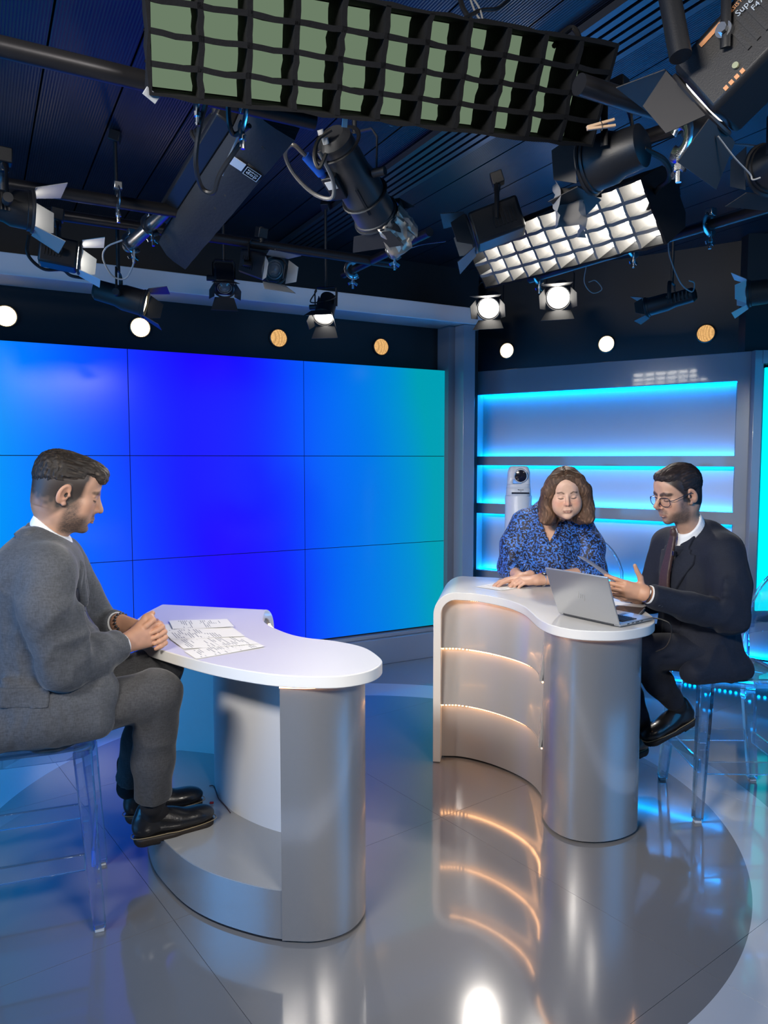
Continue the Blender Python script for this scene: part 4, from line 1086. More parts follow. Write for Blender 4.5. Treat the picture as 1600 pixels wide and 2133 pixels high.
def nets(D, lo, h):
    """surface nets: quads on the zero level of D"""
    S = D < 0
    c = np.zeros([k - 1 for k in D.shape], np.int8)
    for i in (0, 1):
        for j in (0, 1):
            for k in (0, 1): c += S[i:D.shape[0] - 1 + i, j:D.shape[1] - 1 + j, k:D.shape[2] - 1 + k]
    idx = np.argwhere((c > 0) & (c < 8))
    vid = np.full(c.shape, -1, np.int32); vid[tuple(idx.T)] = np.arange(len(idx))
    C = {}
    for i in (0, 1):
        for j in (0, 1):
            for k in (0, 1): C[i, j, k] = D[idx[:, 0] + i, idx[:, 1] + j, idx[:, 2] + k]
    P = np.zeros((len(idx), 3), np.float32); W = np.zeros(len(idx), np.float32)
    for a in C:
        for axis in range(3):
            if a[axis]: continue
            b = list(a); b[axis] = 1; b = tuple(b); va, vb = C[a], C[b]; m = (va < 0) != (vb < 0)
            t = np.where(m, va / np.where(va - vb == 0, 1, va - vb), 0); q = np.zeros((len(idx), 3), np.float32); q[:] = a; q[:, axis] = t
            P += q * m[:, None]; W += m
    V_ = (idx + P / np.maximum(W, 1)[:, None]) * h + np.asarray(lo, np.float32)
    F = []
    for axis in range(3):
        A = np.moveaxis(S, axis, 0); e = A[:-1] != A[1:]; Vx = np.moveaxis(vid, axis, 0)
        q = np.argwhere(e[:, 1:-1, 1:-1]); i, j, k = q[:, 0], q[:, 1] + 1, q[:, 2] + 1
        f = np.stack([Vx[i, j - 1, k - 1], Vx[i, j, k - 1], Vx[i, j, k], Vx[i, j - 1, k]], 1)
        flip = A[i, j, k] if axis != 1 else ~A[i, j, k]
        f[~flip] = f[~flip][:, ::-1]; F.append(f)
    F = np.concatenate(F); F = F[(F >= 0).all(1)]
    return V_.astype(np.float32), F
def relax(Vt, F, it=1, w=.5):
    for _ in range(it):
        acc = np.zeros_like(Vt); cnt = np.zeros(len(Vt), np.float32)
        for a, b in ((0, 1), (1, 2), (2, 3), (3, 0)):
            np.add.at(acc, F[:, a], Vt[F[:, b]]); np.add.at(acc, F[:, b], Vt[F[:, a]])
            np.add.at(cnt, F[:, a], 1); np.add.at(cnt, F[:, b], 1)
        Vt = Vt + w * (acc / np.maximum(cnt, 1)[:, None] - Vt)
    return Vt
def vnormals(Vt, F):
    n = np.cross(Vt[F[:, 2]] - Vt[F[:, 0]], Vt[F[:, 3]] - Vt[F[:, 1]]); N_ = np.zeros_like(Vt)
    for a in range(4): np.add.at(N_, F[:, a], n)
    return N_ / np.maximum(np.linalg.norm(N_, axis=1), 1e-9)[:, None]
def bounds(s, pad=.03):
    lo = np.full(3, 9.); hi = np.full(3, -9.)
    for op in s.ops:
        if op[0] == 'cap' and op[6] == 'u': r = max(op[3], op[4]); lo = np.minimum(lo, np.minimum(op[1], op[2]) - r); hi = np.maximum(hi, np.maximum(op[1], op[2]) + r)
        elif op[0] == 'ell' and op[5] == 'u': r = op[2].max() if op[3] is not None else op[2]; lo = np.minimum(lo, op[1] - r); hi = np.maximum(hi, op[1] + r)
        elif op[0] == 'box' and op[6] == 'u': r = np.linalg.norm(op[2]) + op[3]; lo = np.minimum(lo, op[1] - r); hi = np.maximum(hi, op[1] + r)
    return lo - pad, hi + pad
def mesh_np(name, Vt, F, m, parent=None, col=None, smooth=True, label=None, origin=None):
    me = bpy.data.meshes.new(name)
    if origin is not None: Vt = Vt - np.array(origin, np.float32)
    if parent is not None and parent.name in ROOTS:
        M = np.array(ROOTS[parent.name].inverted(), np.float32); Vt = Vt @ M[:3, :3].T + M[:3, 3]
    me.vertices.add(len(Vt)); me.vertices.foreach_set('co', np.ascontiguousarray(Vt, np.float32).ravel())
    me.loops.add(F.size); me.loops.foreach_set('vertex_index', np.ascontiguousarray(F, np.int32).ravel())
    me.polygons.add(len(F)); me.polygons.foreach_set('loop_start', np.arange(0, F.size, F.shape[1], dtype=np.int32))
    me.polygons.foreach_set('loop_total', np.full(len(F), F.shape[1], np.int32))
    me.update(calc_edges=True); me.validate()
    if smooth: me.polygons.foreach_set('use_smooth', np.ones(len(me.polygons), bool))
    if col is not None and len(col) == len(me.vertices):
        at_ = me.color_attributes.new('Col', 'FLOAT_COLOR', 'POINT'); c4 = np.ones((len(col), 4), np.float32); c4[:, :3] = col
        at_.data.foreach_set('color', c4.ravel())
    me.materials.append(m)
    o = bpy.data.objects.new(name, me); COL.objects.link(o)
    if origin is not None: o.location = origin; ROOTS[o.name] = Matrix.Translation(origin)
    if parent is not None:
        o.parent = parent
        if parent.name in ROOTS: ROOTS[o.name] = ROOTS[parent.name]
    if label: o['label'] = label
    return o
def mesh_sdf(s, h, it=1, lo=None, hi=None):
    if lo is None: lo, hi = bounds(s)
    D = s.eval(lo, hi, h); Vt, F = nets(D, lo, h)
    return relax(Vt, F, it), F
def patch(base, extra, off, h, lo, hi, it=1):
    """thin piece lying on the surface of base: base grown by off, cut to the shape extra"""
    D = np.maximum(base.eval(lo, hi, h) - off, extra.eval(lo, hi, h)); Vt, F = nets(D, lo, h)
    return relax(Vt, F, it), F
def joinm(parts):
    V_, F_, C_, k = [], [], [], 0
    for v, f, c in parts: V_.append(v); F_.append(f + k); C_.append(c if hasattr(c, 'shape') and c.ndim == 2 else np.tile(np.asarray(c, np.float32), (len(v), 1))); k += len(v)
    return np.concatenate(V_), np.concatenate(F_), np.concatenate(C_)

# ---------------------------------------------------------------- heads (local: x right ear side, y forward, z up)
def head_sdf(fem=0., nose=1., jaw=1., fat=0., neck=(0, -.05, -.19)):
    s = Sdf()
    s.ell((0, -.020, .036), (.0745, .095, .083), k=.0)
    s.ell((0, .022, -.020), (.061 + .004 * fat, .066, .085), k=.03)
    s.ell((0, .030, -.070), ((.047 + .006 * fat) * jaw, .050, .042), k=.025)
    for g in (-1, 1):
        s.ell((g * .043 * jaw, .004, -.056), (.018 + .006 * fat, .034, .034), k=.025)
        s.ball((g * .040, .052, -.024), .023 + .004 * fat, k=.02)
        s.ball((g * .036, .050, -.050), .018 + .008 * fat, k=.025)
    s.ell((0, .066, -.098), (.021 * jaw, .018, .016), k=.018)
    s.ell((0, .030, .052), (.062, .056, .050), k=.03)
    s.cap((-.034, .074, .021), (.034, .074, .021), .0105 - .004 * fem, k=.014)
    for g in (-1, 1): s.ell((g * .031, .094, .003), (.018, .015, .0125), k=.014, mode='s')
    for g in (-1, 1):
        s.ball((g * .031, .0705, .000), .0135, k=.003)
        s.cap((g * .018, .0815, -.0075), (g * .043, .0715, -.0065), .0022, k=.004)      # lower lid
        s.cap((g * .017, .083, .0075), (g * .045, .073, .0085), .0022, k=.005)           # upper lid fold
    n = nose
    s.cap((0, .081, .014), (0, .102 * (.5 + .5 * n), -.022), .0068, .0098, k=.010)
    s.ball((0, .1040 + .008 * (n - 1), -.0305), .0092, k=.008)
    for g in (-1, 1):
        s.ell((g * .0115, .0895, -.0345), (.0072, .0105, .0075), k=.006)
        s.ball((g * .006, .097, -.0415), .0030, k=.004, mode='s')
    s.ell((0, .070, -.060), (.029, .019, .024), k=.016)
    up = [(-.0245, .0755, -.0655), (-.010, .0885, -.0615), (0, .0890, -.0625), (.010, .0885, -.0615), (.0245, .0755, -.0655)]
    lo = [(-.0215, .0765, -.0695), (-.008, .0875, -.0735), (.008, .0875, -.0735), (.0215, .0765, -.0695)]
    s.chain(up, [.0028, .0046, .0042, .0046, .0028], k=.005)
    s.chain(lo, [.003, .0056, .0056, .003], k=.005)
    s.chain([(-.025, .0795, -.0672), (0, .0950, -.0672), (.025, .0795, -.0672)], [.0008, .0009, .0008], k=.003, mode='s')
    s.cap((-.014, .086, -.083), (.014, .086, -.083), .005, k=.012, mode='s')
    # neck
    nr = .050 - .006 * fem + .004 * fat
    if not fem: s.ell((0, -.052, -.045), (.054, .048, .055), k=.05)
    s.cap((0, -.018, -.075), tuple(neck), nr, nr * 1.06, k=.03)
    # ears
    for g in (-1, 1):
        R = np.array(Matrix.Rotation(math.radians(-14), 3, 'X') @ Matrix.Rotation(math.radians(g * 24), 3, 'Z'))
        s.ell((g * .0775, -.014, -.004), (.0078, .0200, .0335), R, k=.004)
        s.ell((g * .0840, -.0095, .000), (.0068, .0115, .0210), R, k=.003, mode='s'); s.ell((g * .0800, -.006, -.006), (.008, .0065, .010), R, k=.003, mode='s')
        s.ball((g * .0735, -.005, -.034), .0078, k=.006)
        s.ball((g * .0755, .0025, -.006), .0048, k=.004)
    return s, up, lo
def head_paint(p, up, lo, skin, lip, brow, stub=None, fade=None, blush=.12, brow_z=.0, brow_x=.013, lash=(.03, .018, .012), browr=.0042):
    n = len(p); c = np.tile(np.asarray(skin, np.float32), (n, 1))
    nz = vnoise(p * 90, 3); n2 = vnoise(p * 420, 5)
    c *= (.95 + .10 * nz)[:, None]
    ax_ = np.abs(p[:, 0]); q = p.copy(); q[:, 0] = ax_
    bl = np.exp(-((ax_ - .043) ** 2 + (p[:, 2] + .028) ** 2) / .0006) * (p[:, 1] > .02) + np.exp(-(p[:, 0] ** 2 + (p[:, 2] + .03) ** 2) / .00025) * (p[:, 1] > .085)
    ear = (ax_ > .0755 - .03 * np.clip(-.005 - p[:, 2], 0, .06)) & (((p[:, 1] + .014) / .024) ** 2 + ((p[:, 2] + .004) / .037) ** 2 < 1)
    bl = np.maximum(bl, ear * .8)
    c = c * (1 - blush * bl[:, None] * np.array([.1, 1, 1.2], np.float32))
    def mix(m, col):
        nonlocal c
        c = c * (1 - m[:, None]) + np.asarray(col, np.float32) * m[:, None]
    if fade is not None:
        col, fz, fy = fade
        b_ = fz(p); m = b_ * (.72 + .4 * nz + .4 * np.maximum(b_ - .5, 0)) * (~ear); mix(np.clip(m, 0, .97), col)
    if stub is not None:
        col, amt = stub
        front = sstep(-.014, .010, p[:, 1])
        low = sstep(-.036, -.066, p[:, 2] + .30 * (p[:, 1] - .03))
        jawm = front * low * sstep(-.135, -.115, p[:, 2])
        cheek = sstep(.026, .046, np.sqrt((ax_ * .9) ** 2 + ((p[:, 2] + .058) * 1.1) ** 2))
        mous = sstep(.070, .078, p[:, 1]) * sstep(-.041, -.049, p[:, 2]) * sstep(-.066, -.060, p[:, 2]) * sstep(.036, .022, ax_)
        chin = sstep(.045, .060, p[:, 1]) * sstep(-.076, -.088, p[:, 2])
        side = sstep(.055, .030, p[:, 1]) * front * sstep(.016, -.030, p[:, 2]) * sstep(.040, .055, ax_)
        m = np.clip(np.maximum.reduce([jawm * cheek, mous * .9, chin * .9, side]), 0, 1)
        mix(np.clip(m * amt * (.65 + .6 * n2), 0, .9), col)
    d = poly_dist(p, up); mix(sstep(.0062, .0042, d) * .8 * (p[:, 1] > .072), lip)
    d = poly_dist(p, lo); mix(sstep(.0072, .005, d) * .8 * (p[:, 1] > .072), lip)
    d = seg_dist(p, (-.024, .082, -.0672), (0, .090, -.0672)); d = np.minimum(d, seg_dist(p, (.024, .082, -.0672), (0, .090, -.0672)))
    mix(sstep(.0030, .0012, np.abs(p[:, 2] + .0672)) * sstep(.060, .072, p[:, 1]) * sstep(.026, .022, ax_) * .75, (.13, .04, .035))
    q2 = q * np.array([1, 0, 1], np.float32); fr_ = sstep(.050, .060, p[:, 1])
    d = poly_dist(q2, [(brow_x, 0, .020 + brow_z), (.029, 0, .0270 + brow_z), (.047, 0, .0215 + brow_z)])
    mix(sstep(browr * 2.0, browr * .7, d) * (.75 + .5 * n2).clip(0, 1) * .9 * fr_, brow)
    # slit of the lowered eye, lash line above it, crease of the lid
    d = poly_dist(q2, [(.020, 0, -.0062), (.030, 0, -.0078), (.041, 0, -.0058)]); mix(sstep(.0034, .0018, d) * .55 * fr_, (.20, .14, .12))
    d = poly_dist(q2, [(.018, 0, -.0028), (.024, 0, -.0048), (.032, 0, -.0056), (.044, 0, -.0030)]); mix(sstep(.0026, .0010, d) * .92 * fr_, lash)
    d = poly_dist(q2, [(.018, 0, .0085), (.031, 0, .0115), (.046, 0, .0080)]); mix(sstep(.0026, .0008, d) * .40 * fr_, (.16, .07, .05))
    d = poly_dist(q2, [(.020, 0, -.0165), (.031, 0, -.0185), (.042, 0, -.0150)]); mix(sstep(.005, .001, d) * .18 * fr_, (.22, .11, .09))
    d = poly_dist(q2, [(.0145, 0, -.034), (.024, 0, -.050), (.029, 0, -.062)]); mix(sstep(.004, .001, d) * .22 * fr_, (.22, .10, .075))
    nm = (np.minimum(np.linalg.norm(q - np.array([.006, .0965, -.0405], np.float32), axis=1), 1) < .0038); mix(nm * .7, (.06, .02, .015))
    return np.clip(c, 0, 1)
def place(M, v): M = np.array(M, np.float32); return v @ M[:3, :3].T + M[:3, 3]
def head_matrix(c, fwd, pitch, roll, sc):
    """c: world point between the ears; fwd: horizontal facing; pitch down, roll in degrees"""
    R = axes((fwd[0], fwd[1], 0)) @ Matrix.Rotation(math.radians(-pitch), 3, 'X') @ Matrix.Rotation(math.radians(roll), 3, 'Y')
    return Matrix.Translation(c) @ R.to_4x4() @ Matrix.Scale(sc, 4)

# ---------------------------------------------------------------- hands
def hand_sdf(W, fy, nz, side, flex, spread=(.10, .03, -.04, -.12), thumb=((.35, .25), .3), size=1.0, s=None, wrist=None):
    """W wrist point; fy along the fingers; nz out of the back of the hand; side +1 if the thumb is on +x (= fy x nz)"""
    s = s or Sdf()
    W = Vector(W); y = Vector(fy).normalized(); z = Vector(nz); z = (z - y * z.dot(y)).normalized(); x = y.cross(z) * side
    P = lambda a, b, c: W + (x * a + y * b + z * c) * size
    k = .010
    mc = [(.026, .088, .001), (.008, .092, .004), (-.010, .087, .003), (-.026, .078, -.001)]
    base = [(.016, .01, 0), (.006, .008, .002), (-.006, .008, .002), (-.014, .01, 0)]
    for b, m in zip(base, mc): s.cap(P(*b), P(*m), .0135 * size, .0118 * size, k=.014)
    s.cap(P(.012, .02, -.006), P(.022, .052, -.010), .014 * size, .013 * size, k=.014)
    s.cap(P(-.016, .02, -.006), P(-.022, .055, -.008), .012 * size, .011 * size, k=.012)
    ln = [(.043, .026, .021), (.047, .030, .022), (.043, .028, .021), (.034, .020, .019)]
    rr = [(.0102, .0092, .0082, .0072), (.0105, .0094, .0084, .0073), (.0100, .0090, .0080, .0070), (.0088, .0080, .0071, .0062)]
    tips = []
    for i in range(4):
        o = Vector(mc[i]); ang = 0; sp = spread[i]; pts = [o]
        f = flex[i]
        for j in range(3):
            ang += math.radians(f[j]); d = Vector((math.sin(sp), math.cos(sp) * math.cos(ang), -math.sin(ang))); pts.append(pts[-1] + d * ln[i][j])
        q = [P(*a) for a in pts]
        g = Sdf(); s.cap(q[0], q[1], rr[i][0] * size, rr[i][1] * size, k=.005)
        s.cap(q[1], q[2], rr[i][1] * size, rr[i][2] * size, k=.0025); s.cap(q[2], q[3], rr[i][2] * size, rr[i][3] * size, k=.0025)
        tips.append(q[3])
    (t1, t2), tb = thumb
    o = Vector((.020, .022, -.006)); d1 = Vector((math.sin(t1 + .35), math.cos(t1 + .35), -t2)).normalized(); a = o + d1 * .042
    d2 = Vector((math.sin(t1), math.cos(t1), -t2 - tb * .4)).normalized(); b = a + d2 * .032
    d3 = Vector((math.sin(t1 - tb), math.cos(t1 - tb), -t2 - tb * .6)).normalized(); c = b + d3 * .026
    s.cap(P(*o), P(*a), .0155 * size, .0118 * size, k=.012); s.cap(P(*a), P(*b), .0118 * size, .0100 * size, k=.005); s.cap(P(*b), P(*c), .0100 * size, .0080 * size, k=.003)
    if wrist is not None:
        wv = Vector(wrist); s.cap(wv + x * .008, P(.010, .01, -.001), .0235, .017 * size, k=.016); s.cap(wv - x * .008, P(-.010, .01, -.001), .0235, .017 * size, k=.016)
    return s, P
def wrinkle(Vt, F, amp, scale, mask=None, seed=1, sharp=1.6):
    """push vertices along their normals by ridged, stretched noise: cloth folds"""
    Nn = vnormals(Vt, F); p = Vt @ np.array(scale, np.float32).T if np.ndim(scale) == 2 else Vt * np.asarray(scale, np.float32)
    p = p + .9 * np.stack([vnoise(p * .7, 11), vnoise(p * .7, 12), vnoise(p * .7, 13)], 1)
    r = (1 - np.abs(2 * vnoise(p, seed) - 1)) ** sharp + .4 * vnoise(p * 2.3, seed + 5) - .6
    m = amp * r
    if mask is not None: m = m * mask
    return Vt + Nn * m[:, None]

def shirt_collar(HM, ne, fwd, rx, ry, drop, hgt, tip=.05, at_=.60):
    """turned-down collar round the neck of a placed head"""
    na = HM @ Vector((0, -.018, -.075)); nb = HM @ Vector(ne); c = na + (nb - na) * at_; up = (na - nb).normalized()
    f = Vector((fwd[0], fwd[1], 0)); f = (f - up * f.dot(up)).normalized(); r = f.cross(up).normalized()
    s = Sdf(); P = lambda a, k, h: c + r * (rx * k * math.sin(a)) + f * (ry * k * math.cos(a)) + up * (h - drop * math.cos(a))
    A_ = np.linspace(-math.pi * .97, math.pi * .97, 25)
    A_ = np.linspace(.10, 2 * math.pi - .10, 25)
    s.chain([P(a, 1.06, 0) for a in A_], [.0050] * 25, k=.010); s.chain([P(a, 1.02, hgt * .5) for a in A_], [.0042] * 25, k=.012); s.chain([P(a, .99, hgt) for a in A_], [.0036] * 25, k=.012)
    for g in (-1, 1):
        a = P(g * .16, 1.04, hgt * .6); b = P(g * .45, 1.12, -tip * .55); d = P(g * .95, 1.10, 0)
        for t in np.linspace(0, 1, 7):
            q = a + (d - a) * t; s.cap(q, q + (b - q) * (1 - t) * .95, .0040, .0035, k=.008)
    return s, c, f, r, up
# ================================================================ people
M_skin = mat('skin', (.5, .3, .2), .48, vcol=True, bump=.12, bscale=500, sss=.08)
M_hair = mat('hair', (.1, .07, .05), .58, spec=.3, vcol=True, bump=.25, bscale=200, bstretch=(2.5, .6, 1.2))
def cloth_material(name, c, scale=900, amt=.12, rough=.8, sheen=.2, check=0.):
    m = bpy.data.materials.new(name); m.use_nodes = True
    nt = m.node_tree; n = nt.nodes; l = nt.links; p = n['Principled BSDF']
    tc = n.new('ShaderNodeTexCoord')
    t = n.new('ShaderNodeTexNoise'); t.inputs['Scale'].default_value = 260; t.inputs['Detail'].default_value = 2
    mp = n.new('ShaderNodeMapping'); mp.inputs['Scale'].default_value = (1, 1, .25); l.new(tc.outputs['Object'], mp.inputs[0]); l.new(mp.outputs[0], t.inputs['Vector'])
    t2 = n.new('ShaderNodeTexNoise'); t2.inputs['Scale'].default_value = 260; t2.inputs['Detail'].default_value = 2
    m2 = n.new('ShaderNodeMapping'); m2.inputs['Scale'].default_value = (.25, .25, 1); l.new(tc.outputs['Object'], m2.inputs[0]); l.new(m2.outputs[0], t2.inputs['Vector'])
    ad = n.new('ShaderNodeMath'); ad.operation = 'ADD'; l.new(t.outputs['Fac'], ad.inputs[0]); l.new(t2.outputs['Fac'], ad.inputs[1])
    mr = n.new('ShaderNodeMapRange'); mr.inputs['From Min'].default_value = .7; mr.inputs['From Max'].default_value = 1.3
    mr.inputs['To Min'].default_value = 1 - amt * 2; mr.inputs['To Max'].default_value = 1 + amt * 2; l.new(ad.outputs[0], mr.inputs['Value'])
    sc = n.new('ShaderNodeVectorMath'); sc.operation = 'SCALE'; sc.inputs[0].default_value = c; l.new(mr.outputs[0], sc.inputs['Scale'])
    l.new(sc.outputs[0], p.inputs['Base Color']); p.inputs['Roughness'].default_value = rough
    p.inputs['Sheen Weight'].default_value = sheen; p.inputs['Sheen Roughness'].default_value = .4; p.inputs['Specular IOR Level'].default_value = .3
    b = n.new('ShaderNodeBump'); b.inputs['Strength'].default_value = .25; b.inputs['Distance'].default_value = .001; l.new(ad.outputs[0], b.inputs['Height']); l.new(b.outputs[0], p.inputs['Normal'])
    return m
M_suitg = cloth_material('grey_wool', (.066, .071, .082))
M_trog = cloth_material('grey_wool_trousers', (.052, .053, .058))
M_suitn = cloth_material('navy_wool', (.009, .012, .023), amt=.10, sheen=.06)
M_lining = mat('dark_lining', (.012, .014, .022), .5)
M_shirt = mat('white_shirt', (.74, .75, .77), .7, bump=.2, bscale=400)
M_leather = mat('black_leather', (.008, .008, .010), .30, coat=.35, bump=.3, bscale=160)
M_sole = mat('dark_rubber', (.018, .013, .011), .6, bump=.2, bscale=120)
M_sock = mat('black_sock', (.008, .008, .011), .9, bump=.4, bscale=500)
M_btn = mat('dark_button', (.01, .01, .014), .3)
M_watch = mat('watch_steel', (.6, .6, .62), .2, metal=1.)

class Frame:
    def __init__(s, O, f):
        s.O = Vector(O); s.f = Vector((f[0], f[1], 0)).normalized(); s.r = Vector((s.f.y, -s.f.x, 0))
    def __call__(s, x, y, z): return s.O + s.r * x + s.f * y + Vector((0, 0, z))
    def R(s): return Matrix((s.r, s.f, Vector((0, 0, 1)))).transposed()

def shoe(parent, heel, toe, z, lift=0., w=1.0, laces=True, down=0.):
    """shoe from heel to toe points (at sole level); parts: upper, sole, welt"""
    a = Vector(heel); b = Vector(toe); f = (b - a); L = f.length; f.normalize(); up = Vector((0, 0, 1)); r = f.cross(up).normalized(); u = r.cross(f).normalized()
    P = lambda x, y, h: a + r * x + f * (y * L) + u * h
    R = np.array(Matrix((r, f, u)).transposed(), np.float32)
    s = Sdf()
    s.ell(P(0, .14, .052), (.036 * w, .045, .055), R, k=.0)
    s.ell(P(0, .34, .050), (.036 * w, .085, .050), R, k=.03)
    s.ell(P(0, .62, .036), (.045 * w, .085, .034), R, k=.035)
    s.ell(P(-.004, .82, .034), (.043 * w, .055, .030), R, k=.03)
    s.cap(P(0, .17, .085), P(0, .17, .10), .036, k=.02)
    s.box(P(0, .5, -.045), (.10, L * .7, .05), 0, R, 0, 's')
    V_, F_ = mesh_sdf(s, .005, 2); o = mesh_np('shoe', V_, F_, M_leather, parent)
    q = Sdf()
    outl = lambda x, y, h, e: P(x * e, y, h)
    q.cap(P(0, .13, .003), P(0, .30, .003), .037 * w, .036 * w, k=.02); q.cap(P(0, .45, .003), P(-.004, .84, .003), .042 * w, .046 * w, k=.03); q.cap(P(0, .3, .003), P(0, .45, .003), .036 * w, .042 * w, k=.02)
    q2 = Sdf(); q2.ops = list(q.ops); q2.box(P(0, .5, -.0005), (.2, L, .0125), 0, R, 0, 'i')
    V_, F_ = mesh_sdf(q2, .005, 1); mesh_np('sole', V_, F_, M_sole, o)
    h = Sdf(); h.ops = list(q.ops); h.box(P(0, .13, -.012), (.2, L * .17, .012), 0, R, 0, 'i')
    V_, F_ = mesh_sdf(h, .005, 1); mesh_np('heel', V_, F_, M_sole, o)
    pts = []
    for k in range(28):
        t = math.pi * 2 * k / 28; yy = .5 + .515 * math.sin(t); ww = (.040 if yy < .4 else .0475) * w * abs(math.cos(t)) ** .6 * (1 if math.cos(t) > 0 else -1)
        pts.append(P(ww, yy, .0135))
    MB().tube(pts, .0016, n=5, closed=True).build('welt_stitch', mat('stitch_tan', (.30, .24, .14), .6), o)
    if laces:
        lm = MB()
        for k in range(3): lm.tube([P(-.018, .40 + .07 * k, .085 - .012 * k), P(0, .41 + .07 * k, .092 - .013 * k), P(.018, .40 + .07 * k, .085 - .012 * k)], .0022, n=5)
        lm.build('lace', M_sock, o)
    return o
def torso_skin(F, z0, z1, w, parts, arms, legs, skin):
    """plain body hidden in the clothes, so the person is whole"""
    s = Sdf()
    s.cap(F(0, -.02, z0 + .05), F(0, -.02, z1 - .14), w * .55, w * .5, k=.05)
    for ch in arms: s.chain(ch, [.040, .034, .024], k=.03)
    for ch in legs: s.chain(ch, [.060, .048, .034], k=.03)
    V_, F_ = mesh_sdf(s, .012, 1); parts.append((V_, F_, np.array(skin, np.float32)))

def hair_paint(p, base, seed=0, s=(150, 40, 60), var=.5, light=None):
    a = vnoise(p * np.array(s, np.float32), seed); b = vnoise(p * np.array(s, np.float32) * 2.7, seed + 3)
    k = (1 - var) + 2 * var * (a * .6 + b * .4)
    c = np.asarray(base, np.float32) * k[:, None]
    if light is not None: c = c + np.asarray(light, np.float32) * (sstep(.55, .8, a) * b)[:, None]
    return np.clip(c, 0, 1)

# ================================================================ 1: man in the grey suit
def man_left():
    F = Frame((-1.15, 2.45, 0), (.93, .36)); up3 = Vector((0, 0, 1))
    who, org = 'man in grey suit and open white collar sitting in profile with clasped hands', tuple(F(0, 0, .18))
    skin = (.47, .275, .185)
    parts = []
    # --- head
    HM = head_matrix(F(.012, .098, 1.466), (.925, .38), 17, 0, 1.06); ne = tuple(HM.inverted() @ F(0, .02, 1.275))
    hs, ul, ll = head_sdf(nose=.95, jaw=1.04, neck=ne)
    V_, F_ = mesh_sdf(hs, .0024, 1)
    hairc = (.020, .017, .016)
    fz = lambda p: np.clip(sstep(-.150, -.005, p[:, 2] + .25 * (p[:, 1] + .05)) ** 1.3 * sstep(.050, .030, p[:, 1] - .28 * np.maximum(p[:, 2] - .035, 0) + .9 * np.maximum(-.0 - p[:, 2], 0)), 0, 1)
    col = head_paint(V_, ul, ll, skin, (.42, .17, .13), (.10, .065, .045), stub=((.060, .048, .042), .80), fade=(hairc, fz, 0))
    parts.append((place(HM, V_), F_, col))
    # --- joints
    sh1, sh2 = F(.185, .045, 1.225), F(-.185, .055, 1.225)
    el1, el2 = Vector((-1.012, 2.29, .925)), Vector((-1.06, 2.72, .95))
    hip1, hip2 = F(.10, .02, .735), F(-.10, .02, .735)
    kn1, kn2 = Vector((-.782, 2.490, .775)), Vector((-.835, 2.715, .80))
    an1, an2 = at(318, 1672, 2.585), at(268, 1640, 2.80)
    # --- clasped hands
    C = Frame((-.822, 2.592, .962), (.90, .43)); tilt = Matrix.Rotation(math.radians(14), 3, C.r)
    Q = lambda d, u, n: C.O + (tilt @ (C.f * d)) + (tilt @ (up3 * u)) + C.r * n
    s = Sdf(); t = Sdf()
    W1 = Vector((-.893, 2.500, .945)); W2 = Vector((-.965, 2.655, .985))
    us = [.030, .010, -.010, -.029]
    for i, u in enumerate(us):
        s.cap(W1 + up3 * (u * .45), Q(-.012, u, .020 - .002 * abs(i - 1)), .019, .0135, k=.02)
        t.cap(W2 + up3 * (u * .45), Q(-.012, u - .008, -.022), .019, .0135, k=.02)
    L = [1.0, 1.08, 1.0, .82]; fa = []
    for i, u in enumerate(us):
        l = L[i]; g = Sdf(); o = u - .010
        # fingers of the far hand come over the knuckles and lie on the near hand's back
        g.cap(Q(-.012, o, -.020), Q(.034 * l, o - .001, -.012), .0112, .0105, k=.004); g.cap(Q(.034 * l, o - .001, -.012), Q(.034 * l, o - .003, .026), .0105, .0098, k=.003)
        g.cap(Q(.034 * l, o - .003, .026), Q(.010, o - .007, .036), .0098, .0088, k=.003); g.cap(Q(.010, o - .007, .036), Q(-.008, o - .010, .034), .0088, .0076, k=.003); fa.append(g)
        s.cap(Q(-.012, u, .018), Q(.026 * l, u, .012), .0118, .0105, k=.006); s.cap(Q(.026 * l, u, .012), Q(.026 * l, u, -.028), .0105, .009, k=.003); s.cap(Q(.026 * l, u, -.028), Q(-.004, u - .004, -.040), .009, .0075, k=.003)
    s.chain([W1 + up3 * .012, Q(-.035, .040, .012), Q(-.008, .060, .000), Q(.018, .068, -.004)], [.020, .0165, .0125, .0095], k=.012)
    th = Sdf(); th.chain([Q(-.050, .030, -.015), Q(.004, .058, .004), Q(.010, .050, .022)], [.018, .0135, .011], k=.012); th.chain([Q(.010, .050, .022), Q(-.018, .040, .032), Q(-.040, .030, .032)], [.0115, .0105, .0085], k=.004)
    for w, e in ((W1, el1), (W2, el2)):
        d = (Vector(e) - w).normalized(); (s if w is W1 else t).cap(w + d * .10, w, .030, .024, k=.02)
    hv = []
    allh = [s, t, th] + fa
    lo = np.min([bounds(g)[0] for g in allh], 0); hi = np.max([bounds(g)[1] for g in allh], 0)
    D = np.minimum.reduce([g.eval(lo, hi, .0032) for g in allh]); V_, F_ = nets(D, lo, .0032); V_ = relax(V_, F_, 1)
    cc = np.tile(np.array(skin, np.float32) * np.array([1.03, .95, .93]), (len(V_), 1)) * (.93 + .14 * vnoise(V_ * 70, 2))[:, None]
    parts.append((V_, F_, cc.astype(np.float32)))
    torso_skin(F, .70, 1.32, .17, parts, [(sh1, el1, W1), (sh2, el2, W2)], [(hip1, kn1, an1), (hip2, kn2, an2)], skin)
    V_, F_, c_ = joinm(parts); body = tag(mesh_np('person', V_, F_, M_skin, None, c_, origin=org), who, 'person')
    # --- hair: longer brushed-forward top, faded sides are skin colour on the head itself
    h = Sdf(); h.ell((0, -.016, .042), (.0785, .103, .086), k=0)
